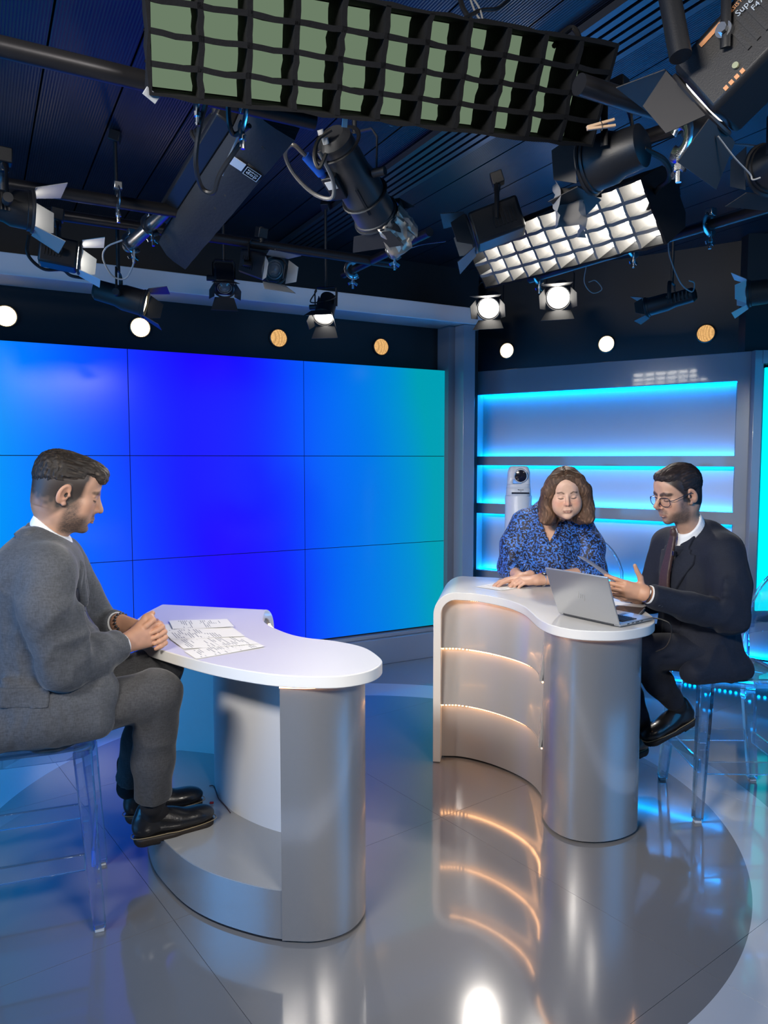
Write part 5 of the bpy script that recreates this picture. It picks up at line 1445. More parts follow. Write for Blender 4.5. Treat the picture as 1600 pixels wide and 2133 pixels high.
    h.ell((0, .045, .090), (.056, .050, .026), k=.03); h.ell((0, .078, .066), (.056, .022, .024), k=.025); h.ell((0, -.06, .075), (.06, .05, .042), k=.03)
    yy = [-.13, -.09, -.03, .03, .06, .085, .12]; zz = [-.030, -.005, .022, .036, .046, .044, .042]
    def cut(D, X, Y, Z):
        lim = np.interp(Y[0, :, 0], yy, zz).astype(np.float32)[None, :, None]
        p = np.stack(np.broadcast_arrays(X, Y, Z), -1).reshape(-1, 3)
        wb = sstep(-.01, -.06, p[:, 1])
        g = (vnoise(p * np.array([340, 55, 230], np.float32), 4) * (1 - wb) + vnoise(p * np.array([330, 300, 60], np.float32), 4) * wb).reshape(D.shape)
        g2 = (vnoise(p * np.array([120, 24, 90], np.float32), 9) * (1 - wb) + vnoise(p * np.array([110, 110, 26], np.float32), 9) * wb).reshape(D.shape)
        near = np.abs(D) < .03
        D = D + np.where(near, .0045 * (g - .5) + .0045 * (g2 - .5), 0)
        lim = lim + .006 * (g - .5) + .008 * (g2 - .5)
        a = (lim - Z); k = .034; hh = np.maximum(k - np.abs(D - a), 0) / k
        return np.maximum(D, a) + hh * hh * k * .25
    h.fn(cut)
    V_, F_ = mesh_sdf(h, .0021, 1, (-.11, -.15, -.05), (.11, .13, .16))
    hc = hair_paint(V_, (.020, .0155, .013), 2, (330, 50, 150), .6, (.06, .045, .032))
    hc = hc * (.8 + .9 * sstep(.03, .10, V_[:, 1]))[:, None]
    hr = mesh_np('hair', place(HM, V_), F_, M_hair, body, np.clip(hc, 0, 1), label='short brown hair brushed forward')
    # eyelashes / brows are painted; clothes
    # --- jacket
    J = Sdf()
    J.ell(F(0, -.005, 1.13), (.200, .140, .19), np.array(F.R(), np.float32), k=0)
    J.ell(F(0, -.025, .93), (.19, .150, .22), np.array(F.R(), np.float32), k=.08)
    J.ell(F(0, -.015, .765), (.205, .185, .115), np.array(F.R(), np.float32), k=.08)
    J.cap(F(.10, -.035, 1.215), F(-.10, -.035, 1.215), .090, k=.08)
    J.cap(F(.05, .0, 1.315), F(-.05, .0, 1.315), .044, k=.06)
    J.cap(F(.150, .02, 1.245), F(-.150, .02, 1.245), .062, k=.06); J.cap(F(.065, .055, 1.225), F(-.065, .055, 1.225), .072, k=.06)
    # near skirt of the jacket lying over the thigh and seat
    J.cap(F(.165, -.14, .735), F(.175, .16, .735), .072, .058, k=.05); J.cap(F(-.165, -.14, .735), F(-.165, .15, .74), .072, .055, k=.05)
    J.cap(F(.17, .02, .76), F(.155, .17, .82), .07, .05, k=.06); J.cap(F(.05, .10, .95), F(.12, .17, .82), .09, .05, k=.06)
    A = Sdf(); A.ops = list(J.ops)
    J.cap(sh1, F(.225, .03, 1.12), .078, .078, k=.05); J.cap(F(.225, .03, 1.12), el1, .078, .068, k=.018)
    J.chain([el1, el1 + (W1 - el1) * .5, W1 - (W1 - el1) * .05], [.070, .066, .053], k=.02)
    J.chain([sh2, el2], [.080, .066], k=.05); J.chain([el2, W2 - (W2 - el2) * .05], [.066, .047], k=.02)
    # folds: bunching inside the elbow and down the upper sleeve
    rs = random.Random(3)
    d1 = (el1 - sh1).normalized(); d2 = (W1 - el1).normalized()
    for k in range(5):
        c = el1 - d1 * (.02 + .028 * k) + F.r * .045; e = c + F.f * .075 + up3 * (.012 + .012 * k) - F.r * .02
        J.cap(c - F.f * .03, e, .009, .005, k=.05)
    for k in range(4):
        c = el1 + d2 * (.03 + .04 * k) + up3 * .045 + F.r * .02; J.cap(c, c - up3 * .07 + F.r * .03 - d2 * .02, .010, .006, k=.045)
    for k in range(4): J.cap(F(.19, -.10, .90 - .03 * k), F(.20, .10, .80 - .015 * k), .010, .006, k=.03)
    J.box(F(0, 0, .50), (.6, .6, .151), 0, None, .02, 's')
    for w, e in ((W1, el1), (W2, el2)):
        d = (w - e).normalized(); J.box(w + d * .058, (.09, .07, .09), 0, np.array(axes(d), np.float32), .004, 's')
    lo, hi = bounds(J); V_, F_ = mesh_sdf(J, .0075, 2)
    mk = sstep(1.32, 1.2, V_[:, 2])
    V_ = wrinkle(V_, F_, .010, (9, 9, 6), mk * (.35 + .65 * sstep(.34, .12, np.minimum(np.linalg.norm(V_ - np.array(el1, np.float32), axis=1), np.linalg.norm(V_ - np.array(F(.12, .1, .85), np.float32), axis=1)))), 3, 2.2); V_ = wrinkle(V_, F_, .004, (22, 22, 14), mk, 9, 2.0); V_ = relax(V_, F_, 1)
    jk = mesh_np('jacket', V_, F_, M_suitg, body, label='grey wool suit jacket')
    # collar and lapel band round the neck, open front with dark lining
    cl = Sdf(); cl.cap(F(.085, -.055, 1.335), F(-.085, -.055, 1.335), .024, k=.02)
    _, nc, nf, nr_, nu = shirt_collar(HM, ne, F.f, .058, .060, .026, .026)
    pts = [nc - nf * .066 + nu * .016, nc + nr_ * .046 - nf * .050 + nu * .010, nc + nr_ * .072 - nu * .006 + nf * .0, nc + nr_ * .072 - nu * .040 + nf * .050, F(.080, .112, 1.225), F(.07, .128, 1.12)]
    cl = Sdf(); cl.chain(pts, [.011, .012, .014, .020, .024, .014], k=.02)
    pts2 = [F(-(q - F.O).dot(F.r), (q - F.O).dot(F.f), q.z) for q in pts]; cl.chain(pts2, [.011, .012, .014, .020, .024, .014], k=.02)
    for q in (pts, pts2):
        for i in range(5): cl.cap(q[i] - up3 * .026 + (q[i] - F(0, 0, q[i].z)).normalized() * .010, q[i + 1] - up3 * .020 + (q[i + 1] - F(0, 0, q[i + 1].z)).normalized() * .010, .011, .012, k=.025)
    V_, F_ = mesh_sdf(cl, .005, 2); mesh_np('lapel', V_, F_, M_suitg, jk)
    for sg in (1, -1):
        lp_ = Sdf(); m_ = lambda x, y, z: F(x * sg, y, z)
        q_ = [nc - nf * .085 - nu * .002, nc + nr_ * (.062 * sg) - nf * .062 - nu * .008, nc + nr_ * (.088 * sg) - nu * .03, nc + nr_ * (.090 * sg) - nu * .065 + nf * .055, m_(.082, .12, 1.19), m_(.060, .14, 1.08)]
        lp_.chain(q_, [.030, .032, .034, .038, .036, .012], k=.02)
        v, f = patch(J, lp_, .007, .005, *bounds(lp_)); 
        if len(f): mesh_np('lapel', v, f, M_suitg, jk)
    ln = Sdf(); ln.box(F(.10, .17, 1.02), (.10, .085, .115), .01, np.array(F.R() @ Matrix.Rotation(-.28, 3, 'X'), np.float32))
    V_, F_ = patch(A, ln, .003, .006, *bounds(ln)); 
    if len(F_): mesh_np('lining', V_, F_, M_lining, jk, label='dark jacket lining at the open front')
    # shirt: body front, collar, cuffs
    sc, nc, nf, nr_, nu = shirt_collar(HM, ne, F.f, .058, .060, .026, .026)
    sc.chain([F(.0, .045, 1.30), F(0, .085, 1.20), F(0, .10, 1.12)], [.045, .045, .04], k=.03)
    V_, F_ = mesh_sdf(sc, .004, 2); st = mesh_np('shirt', V_, F_, M_shirt, body, label='white open collar shirt')
    for w, e in ((W1, el1), (W2, el2)):
        d = (w - e).normalized(); R = axes(d); MB().lathe([(.040, -.030), (.0405, .004), (.0385, .0065), (.036, .004), (.036, -.03)], w - d * .010, R, 24).build('cuff', M_shirt, st)
    d = (W2 - el2).normalized(); R = axes(d); c = W2 + d * .020
    br = MB()
    for k in range(16):
        a = 2 * math.pi * k / 16; br.ball(c + R.col[0] * (.030 * math.cos(a)) + R.col[2] * (.030 * math.sin(a)), .0052, 8, 5)
    o = br.build('bracelet', mat('bead_bracelet', (.10, .10, .11), .2, metal=.6), body, label='beaded bracelet'); 
    # sleeve buttons and pocket flap, centre back seam
    d2 = (W1 - el1).normalized(); sdn = d2.cross(F.r).normalized(); sdn = sdn if sdn.z < 0 else -sdn
    for k in range(4):
        c = W1 - d2 * (.034 + .014 * k) + F.r * .034 + sdn * .034
        MB().cyl(c, c + (F.r + sdn).normalized() * .006, .0068, n=10).build('sleeve_button', M_btn, jk)
    fp = Sdf(); fp.box(F(.20, -.06, .845), (.09, .085, .024), .006, np.array(F.R() @ Matrix.Rotation(-.06, 3, 'X'), np.float32))
    V_, F_ = patch(J, fp, .007, .005, *bounds(fp)); V_ = V_; mesh_np('pocket_flap', V_, F_, M_suitg, jk)
    # --- trousers
    T = Sdf(); T.chain([hip1, kn1], [.098, .078], k=.02); T.chain([hip2, kn2], [.098, .078], k=.05); T.cap(hip1, hip2, .10, k=.05)
    T.chain([kn1, an1 + (kn1 - an1) * .40, an1 + (kn1 - an1).normalized() * .030], [.079, .070, .062], k=.03)
    T.chain([kn2, an2 + (kn2 - an2) * .40, an2 + (kn2 - an2).normalized() * .040], [.079, .068, .060], k=.03)
    for kk in (kn1, kn2):
        for k in range(6):
            c = kk + F.f * (-.045 - .012 * k) + up3 * (-.058 + .016 * k) + F.r * .055; T.cap(c, c + F.f * .055 + up3 * (.05 - .012 * k) + F.r * .012, .009, .005, k=.025)
    for a_, k_, g in ((an1, kn1, .030), (an2, kn2, .040)):
        dd = (k_ - a_).normalized(); cut_ = a_ + dd * (g - .07); T.box(cut_, (.12, .12, .066), 0, np.array(Matrix((F.r, dd.cross(F.r), dd)).transposed(), np.float32), 0, 's')
    V_, F_ = mesh_sdf(T, .007, 2); V_ = wrinkle(V_, F_, .007, (11, 11, 9), None, 8, 2.2); V_ = relax(V_, F_, 1)
    tr_ = mesh_np('trousers', V_, F_, M_trog, body, label='grey wool suit trousers')
    # socks and shoes
    h1, t1 = onz(276, 1752, .186), onz(447, 1706, .186); h2, t2 = onz(258, 1704, .186), onz(424, 1668, .186)
    for a_, h_, t_ in ((an1, h1, t1), (an2, h2, t2)):
        k = Sdf(); k.chain([a_ + up3 * .10, a_, h_ + (t_ - h_) * .22 + up3 * .085], [.042, .041, .038], k=.02); k.cap(h_ + (t_ - h_) * .22 + up3 * .085, h_ + (t_ - h_) * .42 + up3 * .065, .036, .030, k=.02)
        V_, F_ = mesh_sdf(k, .006, 1); mesh_np('sock', V_, F_, M_sock, body)
        shoe(body, h_, t_, .186)
    return body
# ================================================================ 2: woman in the blue patterned blouse
def blouse_material():
    m = bpy.data.materials.new('blue_black_print'); m.use_nodes = True
    nt = m.node_tree; n = nt.nodes; l = nt.links; p = n['Principled BSDF']
    tc = n.new('ShaderNodeTexCoord')
    no = n.new('ShaderNodeTexNoise'); no.inputs['Scale'].default_value = 40; no.inputs['Detail'].default_value = 2; l.new(tc.outputs['Object'], no.inputs['Vector'])
    sb = n.new('ShaderNodeVectorMath'); sb.operation = 'MULTIPLY_ADD'; sb.inputs[1].default_value = (.022, .022, .022); l.new(no.outputs['Color'], sb.inputs[0]); l.new(tc.outputs['Object'], sb.inputs[2])
    v1 = n.new('ShaderNodeTexVoronoi'); v1.inputs['Scale'].default_value = 66; v1.feature = 'F1'; l.new(sb.outputs[0], v1.inputs['Vector'])
    v2 = n.new('ShaderNodeTexVoronoi'); v2.inputs['Scale'].default_value = 90; v2.feature = 'DISTANCE_TO_EDGE'; l.new(sb.outputs[0], v2.inputs['Vector'])
    n2 = n.new('ShaderNodeTexNoise'); n2.inputs['Scale'].default_value = 92; n2.inputs['Detail'].default_value = 1; l.new(sb.outputs[0], n2.inputs['Vector'])
    r1 = n.new('ShaderNodeMapRange'); r1.inputs['From Min'].default_value = .47; r1.inputs['From Max'].default_value = .50; l.new(n2.outputs['Fac'], r1.inputs['Value'])
    r2 = n.new('ShaderNodeMapRange'); r2.inputs['From Min'].default_value = .05; r2.inputs['From Max'].default_value = .09; r2.inputs['To Min'].default_value = 1; r2.inputs['To Max'].default_value = 0; l.new(v2.outputs['Distance'], r2.inputs['Value'])
    mx = n.new('ShaderNodeMath'); mx.operation = 'MAXIMUM'; l.new(r1.outputs[0], mx.inputs[0])
    m2 = n.new('ShaderNodeMath'); m2.operation = 'MULTIPLY'; m2.inputs[1].default_value = .6; l.new(r2.outputs[0], m2.inputs[0]); l.new(m2.outputs[0], mx.inputs[1])
    r3 = n.new('ShaderNodeMapRange'); r3.inputs['From Min'].default_value = .25; r3.inputs['From Max'].default_value = .33; r3.inputs['To Min'].default_value = 1; r3.inputs['To Max'].default_value = 0; l.new(v1.outputs['Distance'], r3.inputs['Value'])
    c1 = n.new('ShaderNodeMix'); c1.data_type = 'RGBA'; c1.inputs[6].default_value = (.055, .18, .62, 1); c1.inputs[7].default_value = (.035, .27, .88, 1); l.new(r3.outputs[0], c1.inputs[0])
    c2 = n.new('ShaderNodeMix'); c2.data_type = 'RGBA'; c2.inputs[7].default_value = (.006, .007, .022, 1); l.new(c1.outputs[2], c2.inputs[6]); l.new(mx.outputs[0], c2.inputs[0])
    l.new(c2.outputs[2], p.inputs['Base Color']); p.inputs['Roughness'].default_value = .6; p.inputs['Sheen Weight'].default_value = .1
    return m

def woman():
    F = Frame((.955, 4.20, 0), (-.20, -.98)); up3 = Vector((0, 0, 1)); FR = np.array(F.R(), np.float32)
    who, org = 'woman with brown bob in blue black patterned blouse leaning on the guest desk', tuple(F(0, 0, .65))
    skin = (.60, .38, .275); parts = []
    HM = head_matrix(at(1179, 1030, 3.96), (-.15, -.98), 8, 3, 1.06); ne = tuple(HM.inverted() @ F(0, -.012, 1.245))
    hs, ul, ll = head_sdf(fem=1, nose=.92, jaw=1.04, fat=1.5, neck=ne)
    V_, F_ = mesh_sdf(hs, .0026, 1)
    col = head_paint(V_, ul, ll, skin, (.40, .15, .12), (.10, .055, .035), blush=.22, brow_z=.001, browr=.0026, brow_x=.017)
    parts.append((place(HM, V_), F_, col))
    hp = lambda x, y, z: HM @ Vector((x, y, z))
    # hands: her right (left in the picture) flat on the paper, her left resting over it
    WR, WL = Vector((.735, 3.955, .938)), Vector((.815, 3.885, .940))
    h1, _ = hand_sdf(WR, (-.97, -.30, -.12), (.0, 0, 1), -1, [(8, 16, 10)] * 4, thumb=((.5, .1), .2), size=.94, wrist=WR + Vector((.06, .03, .012)))
    h2, _ = hand_sdf(WL, (-.98, -.06, -.05), (.06, -.25, .97), 1, [(22, 26, 16), (26, 28, 16), (30, 26, 16), (32, 24, 16)], thumb=((.35, .35), .3), size=.98, wrist=WL + Vector((.07, .01, .0)))
    lo = np.minimum(bounds(h1)[0], bounds(h2)[0]); hi = np.maximum(bounds(h1)[1], bounds(h2)[1])
    elR, elL = F(.228, .03, .955), F(-.225, .12, .955)
    h1.cap(elR + (WR - elR) * .35, WR, .036, .025, k=.02); h2.cap(elL + (WL - elL) * .2, WL, .040, .026, k=.02)
    lo = np.minimum(bounds(h1)[0], bounds(h2)[0]); hi = np.maximum(bounds(h1)[1], bounds(h2)[1])
    D = np.minimum(h1.eval(lo, hi, .0034), h2.eval(lo, hi, .0034)); V_, F_ = nets(D, lo, .0034); V_ = relax(V_, F_, 1)
    parts.append((V_, F_, (np.tile(np.array(skin, np.float32) * np.array([1.0, .92, .9]), (len(V_), 1)) * (.93 + .14 * vnoise(V_ * 70, 2))[:, None]).astype(np.float32)))
    shR, shL = F(.160, .0, 1.218), F(-.160, .0, 1.218)
    B = Sdf()
    B.ell(F(0, .0, 1.12), (.190, .140, .17), FR, k=0); B.ell(F(0, .06, 1.06), (.175, .120, .12), FR, k=.06); B.ell(F(0, .01, .90), (.19, .16, .19), FR, k=.08); B.ell(F(0, .0, .76), (.21, .18, .13), FR, k=.08)
    B.cap(F(.125, -.01, 1.240), F(-.125, -.01, 1.240), .055, k=.06); B.cap(F(.05, -.01, 1.29), F(-.05, -.01, 1.29), .055, k=.05)
    base = Sdf(); base.ops = list(B.ops)
    B.chain([shR, F(.212, .03, 1.09), elR, elR + (WR - elR) * .38], [.068, .072, .066, .056], k=.04)
    B.chain([shL, F(-.212, .04, 1.09), elL, elL + (WL - elL) * .18], [.068, .074, .070, .060], k=.04)
    for k in range(4):
        B.cap(F(.18 + .01 * k, .08, 1.15 - .05 * k), F(.23, .11, 1.02 - .035 * k), .012, .006, k=.035); B.cap(F(-.18 - .01 * k, .09, 1.15 - .05 * k), F(-.235, .12, 1.03 - .035 * k), .012, .006, k=.035)
        B.cap(F(-.05 + .035 * k, .17, 1.10), F(-.07 + .045 * k, .15, .92), .012, .007, k=.04)
    # open V neckline: a shallow wedge cut in the cloth, skin below
    vcut = Sdf()
    nk = hp(0, .01, -.13)
    vx = lambda x, z: F(x, .20, z)
    def wedge(D, X, Y, Z):
        px = (X - F.O.x) * F.r.x + (Y - F.O.y) * F.r.y; py = (X - F.O.x) * F.f.x + (Y - F.O.y) * F.f.y
        w = np.interp(Z[0, 0, :], [1.105, 1.15, 1.22, 1.30, 1.36], [-.002, .024, .052, .072, .085]).astype(np.float32)[None, None, :]
        return np.maximum(np.maximum(np.abs(px - .012) - w, -py - .005), 1.10 - Z) + 0 * D
    Bo = Sdf(); Bo.ops = list(B.ops); Bo.fn(lambda D, X, Y, Z: np.maximum(D, -wedge(D, X, Y, Z)))
    lo, hi = bounds(B); V_, F_ = mesh_sdf(Bo, .0075, 2, lo, hi); V_ = wrinkle(V_, F_, .005, (16, 16, 9), None, 6); V_ = relax(V_, F_, 1)
    # chest skin and torso inside
    S = Sdf(); S.ops = [(o[0], o[1], o[2] - .012, *o[3:]) if o[0] == 'ell' else (o[0], o[1], o[2], o[3] - .012, o[4] - .012, *o[5:]) for o in base.ops]
    S.cap(F(.02, .05, 1.265), F(.12, .03, 1.262), .010, k=.03); S.cap(F(-.02, .05, 1.265), F(-.12, .03, 1.262), .010, k=.03)
    Vb, Fb = mesh_sdf(S, .009, 1); parts.append((Vb, Fb, (np.tile(np.array(skin, np.float32) * np.array([1, .95, .93]), (len(Vb), 1))).astype(np.float32)))
    V0, F0, C0 = joinm(parts); body = tag(mesh_np('person', V0, F0, M_skin, None, C0, origin=org), who, 'person')
    bl = mesh_np('blouse', V_, F_, blouse_material(), body, label='blue blouse with black flower print')
    # collar frill along the neckline
    fr = Sdf()
    for sg in (-1, 1):
        pts = [F(.012 + sg * .004, .166, 1.11), F(.012 + sg * .042, .150, 1.19), F(.012 + sg * .074, .085, 1.285), F(sg * .075, .02, 1.325), F(sg * .060, -.05, 1.34)]
        fr.chain([tuple(q) for q in catmull(pts, 4)], [.0075] * 17, k=.008)
    Vf, Ff = mesh_sdf(fr, .0045, 1); Vf = wrinkle(Vf, Ff, .004, (60, 60, 60), None, 2); mesh_np('collar', Vf, Ff, bl.data.materials[0], bl)
    mc = F(-.052, .118, 1.262); Rm = F.R() @ Matrix.Rotation(.5, 3, 'Y')
    MB().box(mc, (.040, .014, .014), Rm).build('microphone', M_btn, body, bevel=.002, label='small black clip microphone')
    # hair: side parted wavy bob
    h = Sdf(); h.ell((0, -.022, .048), (.090, .112, .094), k=0)
    for g in (-1, 1):
        h.chain([(g * .062, .030, .075), (g * .088, .022, .02), (g * .095, .010, -.05), (g * .098, .012, -.105), (g * .104, .022, -.128)], [.030, .031, .034, .036, .022], k=.03)
        h.chain([(g * .060, -.05, .02), (g * .072, -.055, -.06), (g * .075, -.050, -.12)], [.05, .055, .05], k=.04)
        h.cap((g * .098, .02, -.118), (g * .122, .03, -.122), .018, .008, k=.02)
    h.cap((-.112, .0, -.06), (-.130, .02, -.072), .016, .006, k=.02)
    h.chain([(0, -.07, .0), (0, -.08, -.10)], [.06, .05], k=.04)
    def cutw(D, X, Y, Z):
        p = np.stack(np.broadcast_arrays(X, Y, Z), -1).reshape(-1, 3)
        wv = np.stack([p[:, 0] + .010 * np.sin(p[:, 2] * 55 + 2 * p[:, 1] * 20), p[:, 1] + .008 * np.sin(p[:, 2] * 48 + 1), p[:, 2]], 1)
        tw = sstep(.045, .085, p[:, 2])
        g = (vnoise(wv * np.array([230, 230, 16], np.float32), 4) * (1 - tw) + vnoise(p * np.array([24, 240, 60], np.float32), 4) * tw).reshape(D.shape)
        g2 = (vnoise(wv * np.array([80, 80, 12], np.float32), 9) * (1 - tw) + vnoise(p * np.array([12, 90, 30], np.float32), 9) * tw).reshape(D.shape)
        D = D + np.where(np.abs(D) < .03, .004 * (g - .5) + .0055 * (g2 - .5), 0)
        D = D + .006 * np.exp(-((X - .008) / .004) ** 2) * (Z > .07) * (Y > -.02)
        # window for the face: an egg leaning on the side parting
        e = np.sqrt(((X + .004) / .066) ** 2 + ((Z + .024) / .104) ** 2) - 1
        part_ = np.sqrt((np.abs(X - .006) / .050) ** 2 + ((Z - .022) / .066) ** 2) - 1
        e = np.minimum(e, part_) * .05
        face = np.maximum(e, .022 - Y)
        under = np.maximum(np.maximum(np.abs(X) - .050, -.03 - Y), Z + .085)
        return np.maximum(np.maximum(D, -face), -under)
    h.fn(cutw)
    V_, F_ = mesh_sdf(h, .0030, 1, (-.15, -.16, -.18), (.15, .11, .16))
    hc = hair_paint(V_ + np.stack([.010 * np.sin(V_[:, 2] * 55), .0 * V_[:, 0], .0 * V_[:, 0]], 1), (.085, .048, .030), 2, (170, 170, 14), .6, (.13, .075, .045))
    hc *= (.55 + .45 * sstep(.13, .06, V_[:, 2]) + .5 * sstep(-.02, -.12, V_[:, 2]))[:, None]
    mesh_np('hair', place(HM, V_), F_, M_hair, body, np.clip(hc, 0, 1), label='shoulder length wavy brown hair')
    # watch on her left wrist, ring, earring
    d = (WL - elL).normalized(); R = axes(d); c = WL - d * .028
    wb = MB().tube([c + R.col[0] * (.033 * math.cos(a)) + R.col[2] * (.033 * math.sin(a)) for a in [2 * math.pi * k / 24 for k in range(24)]], .0075, n=8, closed=True, flat=.25, up=d).build('watch_strap', M_watch, body, label='silver wrist watch')
    cn = (Vector((0, -.55, .85))); cn = (cn - d * cn.dot(d)).normalized(); Rw = axes(cn)
    MB().lathe([(.0145, 0), (.0145, .005), (.012, .0065)], c + cn * .033, Rw, 20).build('watch_case', M_watch, wb)
    MB().lathe([(.0118, .0064), (.0, .0066)], c + cn * .033, Rw, 20).build('watch_dial', mat('dial_white', (.7, .7, .7), .3), wb)
    MB().ball(hp(.079, .0, -.05), .005, 10, 6).build('earring', M_watch, body)
    # lower body
    T = Sdf(); T.chain([F(.10, .0, .74), F(.12, .36, .74)], [.105, .080], k=.02); T.chain([F(-.10, .0, .74), F(-.12, .36, .74)], [.105, .080], k=.03); T.cap(F(.1, 0, .75), F(-.1, 0, .75), .10, k=.05)
    for g in (-1, 1): T.chain([F(.12 * g, .36, .74), F(.12 * g, .34, .50), F(.12 * g, .30, .31)], [.080, .064, .050], k=.03)
    V_, F_ = mesh_sdf(T, .010, 2); mesh_np('trousers', V_, F_, M_suitn, body, label='dark trousers')
    for g in (-1, 1): shoe(body, F(.12 * g, .24, .226), F(.12 * g, .48, .205), .2, laces=False)
    return body

# ================================================================ 3: man in the navy suit
def man_right():
    F = Frame((1.411, 3.315, 0), (-.965, -.26)); up3 = Vector((0, 0, 1)); FR = np.array(F.R(), np.float32)
    # facing left: his left side (x negative) is towards the camera
    who, org = 'man in navy suit with glasses and beard reading a sheet beside the laptop', tuple(F(0, 0, .65))
    skin = (.46, .27, .185); parts = []
    HM = head_matrix(at(1410, 1029, 3.24), (-.955, -.30), 15, -3, 1.04); ne = tuple(HM.inverted() @ F(-.008, .012, 1.20))
    hs, ul, ll = head_sdf(nose=1.22, jaw=.93, neck=ne)
    V_, F_ = mesh_sdf(hs, .0026, 1)
    dark = (.016, .012, .012)
    fz = lambda p: np.clip(sstep(-.10, -.06, p[:, 2] + .6 * (p[:, 1] + .09)) * sstep(.030, .020, p[:, 1] - .75 * np.maximum(p[:, 2] - .01, 0) + 2.2 * np.maximum(-.02 - p[:, 2], 0)), 0, 1)
    col = head_paint(V_, ul, ll, skin, (.36, .15, .12), dark, stub=((.055, .042, .036), .70), fade=(dark, fz, 0), browr=.0055)
    hp = lambda x, y, z: HM @ Vector((x, y, z))
    parts.append((place(HM, V_), F_, col))
    sL, sR = F(-.185, .0, 1.175), F(.185, .02, 1.175)
    eL, eR = F(-.235, .005, .905), F(.245, .06, .90)
    WL = at(1347, 1237, 3.01); WR = at(1330, 1246, 3.42)
    # left hand: flat, fingers left, thumb up, paper between fingers and thumb
    hl, PL = hand_sdf(WL, (-.93, .10, .20), (-.10, -.97, .12), 1, [(10, 14, 8), (14, 16, 10), (18, 20, 12), (24, 24, 14)], spread=(.14, .03, -.06, -.15), thumb=((.85, -.15), -.1), size=1.0, wrist=WL + Vector((.06, 0, -.008)))
    hl.cap(eL + (WL - eL) * .5, WL, .032, .025, k=.02)
    V_, F_ = mesh_sdf(hl, .0032, 1)
    parts.append((V_, F_, (np.tile(np.array(skin, np.float32) * np.array([1.05, .98, .95]), (len(V_), 1)) * (.93 + .14 * vnoise(V_ * 70, 2))[:, None]).astype(np.float32)))
    hr_, PR = hand_sdf(WR, (-.90, -.42, .10), (.30, -.25, -.92), 1, [(20, 30, 20)] * 4, thumb=((.5, .3), .3), size=1.0, wrist=WR + Vector((.05, .04, .0)))
    hr_.cap(eR + (WR - eR) * .5, WR, .032, .025, k=.02)
    V_, F_ = mesh_sdf(hr_, .0036, 1); parts.append((V_, F_, np.array(skin, np.float32)))
    hipL, hipR = F(-.10, .0, .72), F(.10, .0, .72)
    kL, kR = Vector((1.105, 3.22, .735)), Vector((1.06, 3.44, .72))
    aL, aR = at(1408, 1466, 3.36), at(1338, 1520, 3.42)
    torso_skin(F, .68, 1.26, .16, parts, [(sL, eL, WL), (sR, eR, WR)], [(hipL, kL, aL), (hipR, kR, aR)], skin)
    V0, F0, C0 = joinm(parts); body = tag(mesh_np('person', V0, F0, M_skin, None, C0, origin=org), who, 'person')
    # hair
    h = Sdf(); h.ell((0, -.020, .042), (.0785, .101, .088), k=0); h.ell((0, .045, .090), (.050, .040, .026), k=.03)
    yy = [-.13, -.09, -.05, -.02, .005, .03, .05, .07, .10]; zz = [-.060, -.054, -.048, -.042, -.032, .002, .040, .068, .078]
    def cut(D, X, Y, Z):
        lim = np.interp(Y[0, :, 0], yy, zz).astype(np.float32)[None, :, None]
        p = np.stack(np.broadcast_arrays(X, Y, Z), -1).reshape(-1, 3)
        g = vnoise(p * np.array([300, 60, 220], np.float32), 4).reshape(D.shape); g2 = vnoise(p * np.array([110, 26, 90], np.float32), 9).reshape(D.shape)
        D = D + np.where(np.abs(D) < .03, .003 * (g - .5) + .0035 * (g2 - .5), 0)
        lim = lim + .006 * (g - .5) + .008 * (g2 - .5)
        # leave the ear free
        ear = np.sqrt(((Y + .012) / .026) ** 2 + ((Z + .006) / .036) ** 2) - 1
        D = np.maximum(D, -(np.maximum(ear * .03, .070 - np.abs(X))))
        a = (lim - Z); k = .016; hh = np.maximum(k - np.abs(D - a), 0) / k
        return np.maximum(D, a) + hh * hh * k * .25
    h.fn(cut)
    V_, F_ = mesh_sdf(h, .0026, 0, (-.11, -.15, -.09), (.11, .11, .16))
    mesh_np('hair', place(HM, V_), F_, M_hair, body, hair_paint(V_, (.018, .013, .013), 2, (240, 55, 120), .6, (.03, .02, .018)), label='short dark hair')
    # glasses
    gm = mat('spectacle_dark', (.012, .014, .03), .3)
    gl = MB(); lens = MB()
    for g in (-1, 1):
        c = Vector((g * .034, .094, -.006)); pts = []
        for k in range(28):
            a = 2 * math.pi * k / 28; ca, sa = math.cos(a), math.sin(a)
            x = .0272 * abs(ca) ** .55 * (1 if ca > 0 else -1); z = .0172 * abs(sa) ** .6 * (1 if sa > 0 else -1) - .004 * (1 - abs(ca)) * (sa < 0)
            pts.append(c + Vector((x, -.16 * abs(c.x + x) ** 1.25 * 1.4, z)))
        pw = [HM @ q for q in pts]; gl.tube(pw, .0016, n=6, closed=True)
        n0 = len(pw); lens.add(pw, [tuple(range(n0))])
        gl.tube([hp(g * .060, .084, -.001), hp(g * .074, .075, .001), hp(g * .082, -.005, .012), hp(g * .080, -.026, .0)], .0016, n=6)
    gl.tube([hp(-.0085, .0985, -.002), hp(0, .1015, .001), hp(.0085, .0985, -.002)], .0016, n=6)
    go = gl.build('glasses', gm, body, label='thin dark framed glasses')
    sg_ = bpy.data.materials.new('spectacle_glass'); sg_.use_nodes = True; nt = sg_.node_tree; nt.nodes.clear()
    t_ = nt.nodes.new('ShaderNodeBsdfTransparent'); g_ = nt.nodes.new('ShaderNodeBsdfGlossy'); g_.inputs['Roughness'].default_value = .02; x_ = nt.nodes.new('ShaderNodeMixShader'); x_.inputs[0].default_value = .06; o_ = nt.nodes.new('ShaderNodeOutputMaterial')
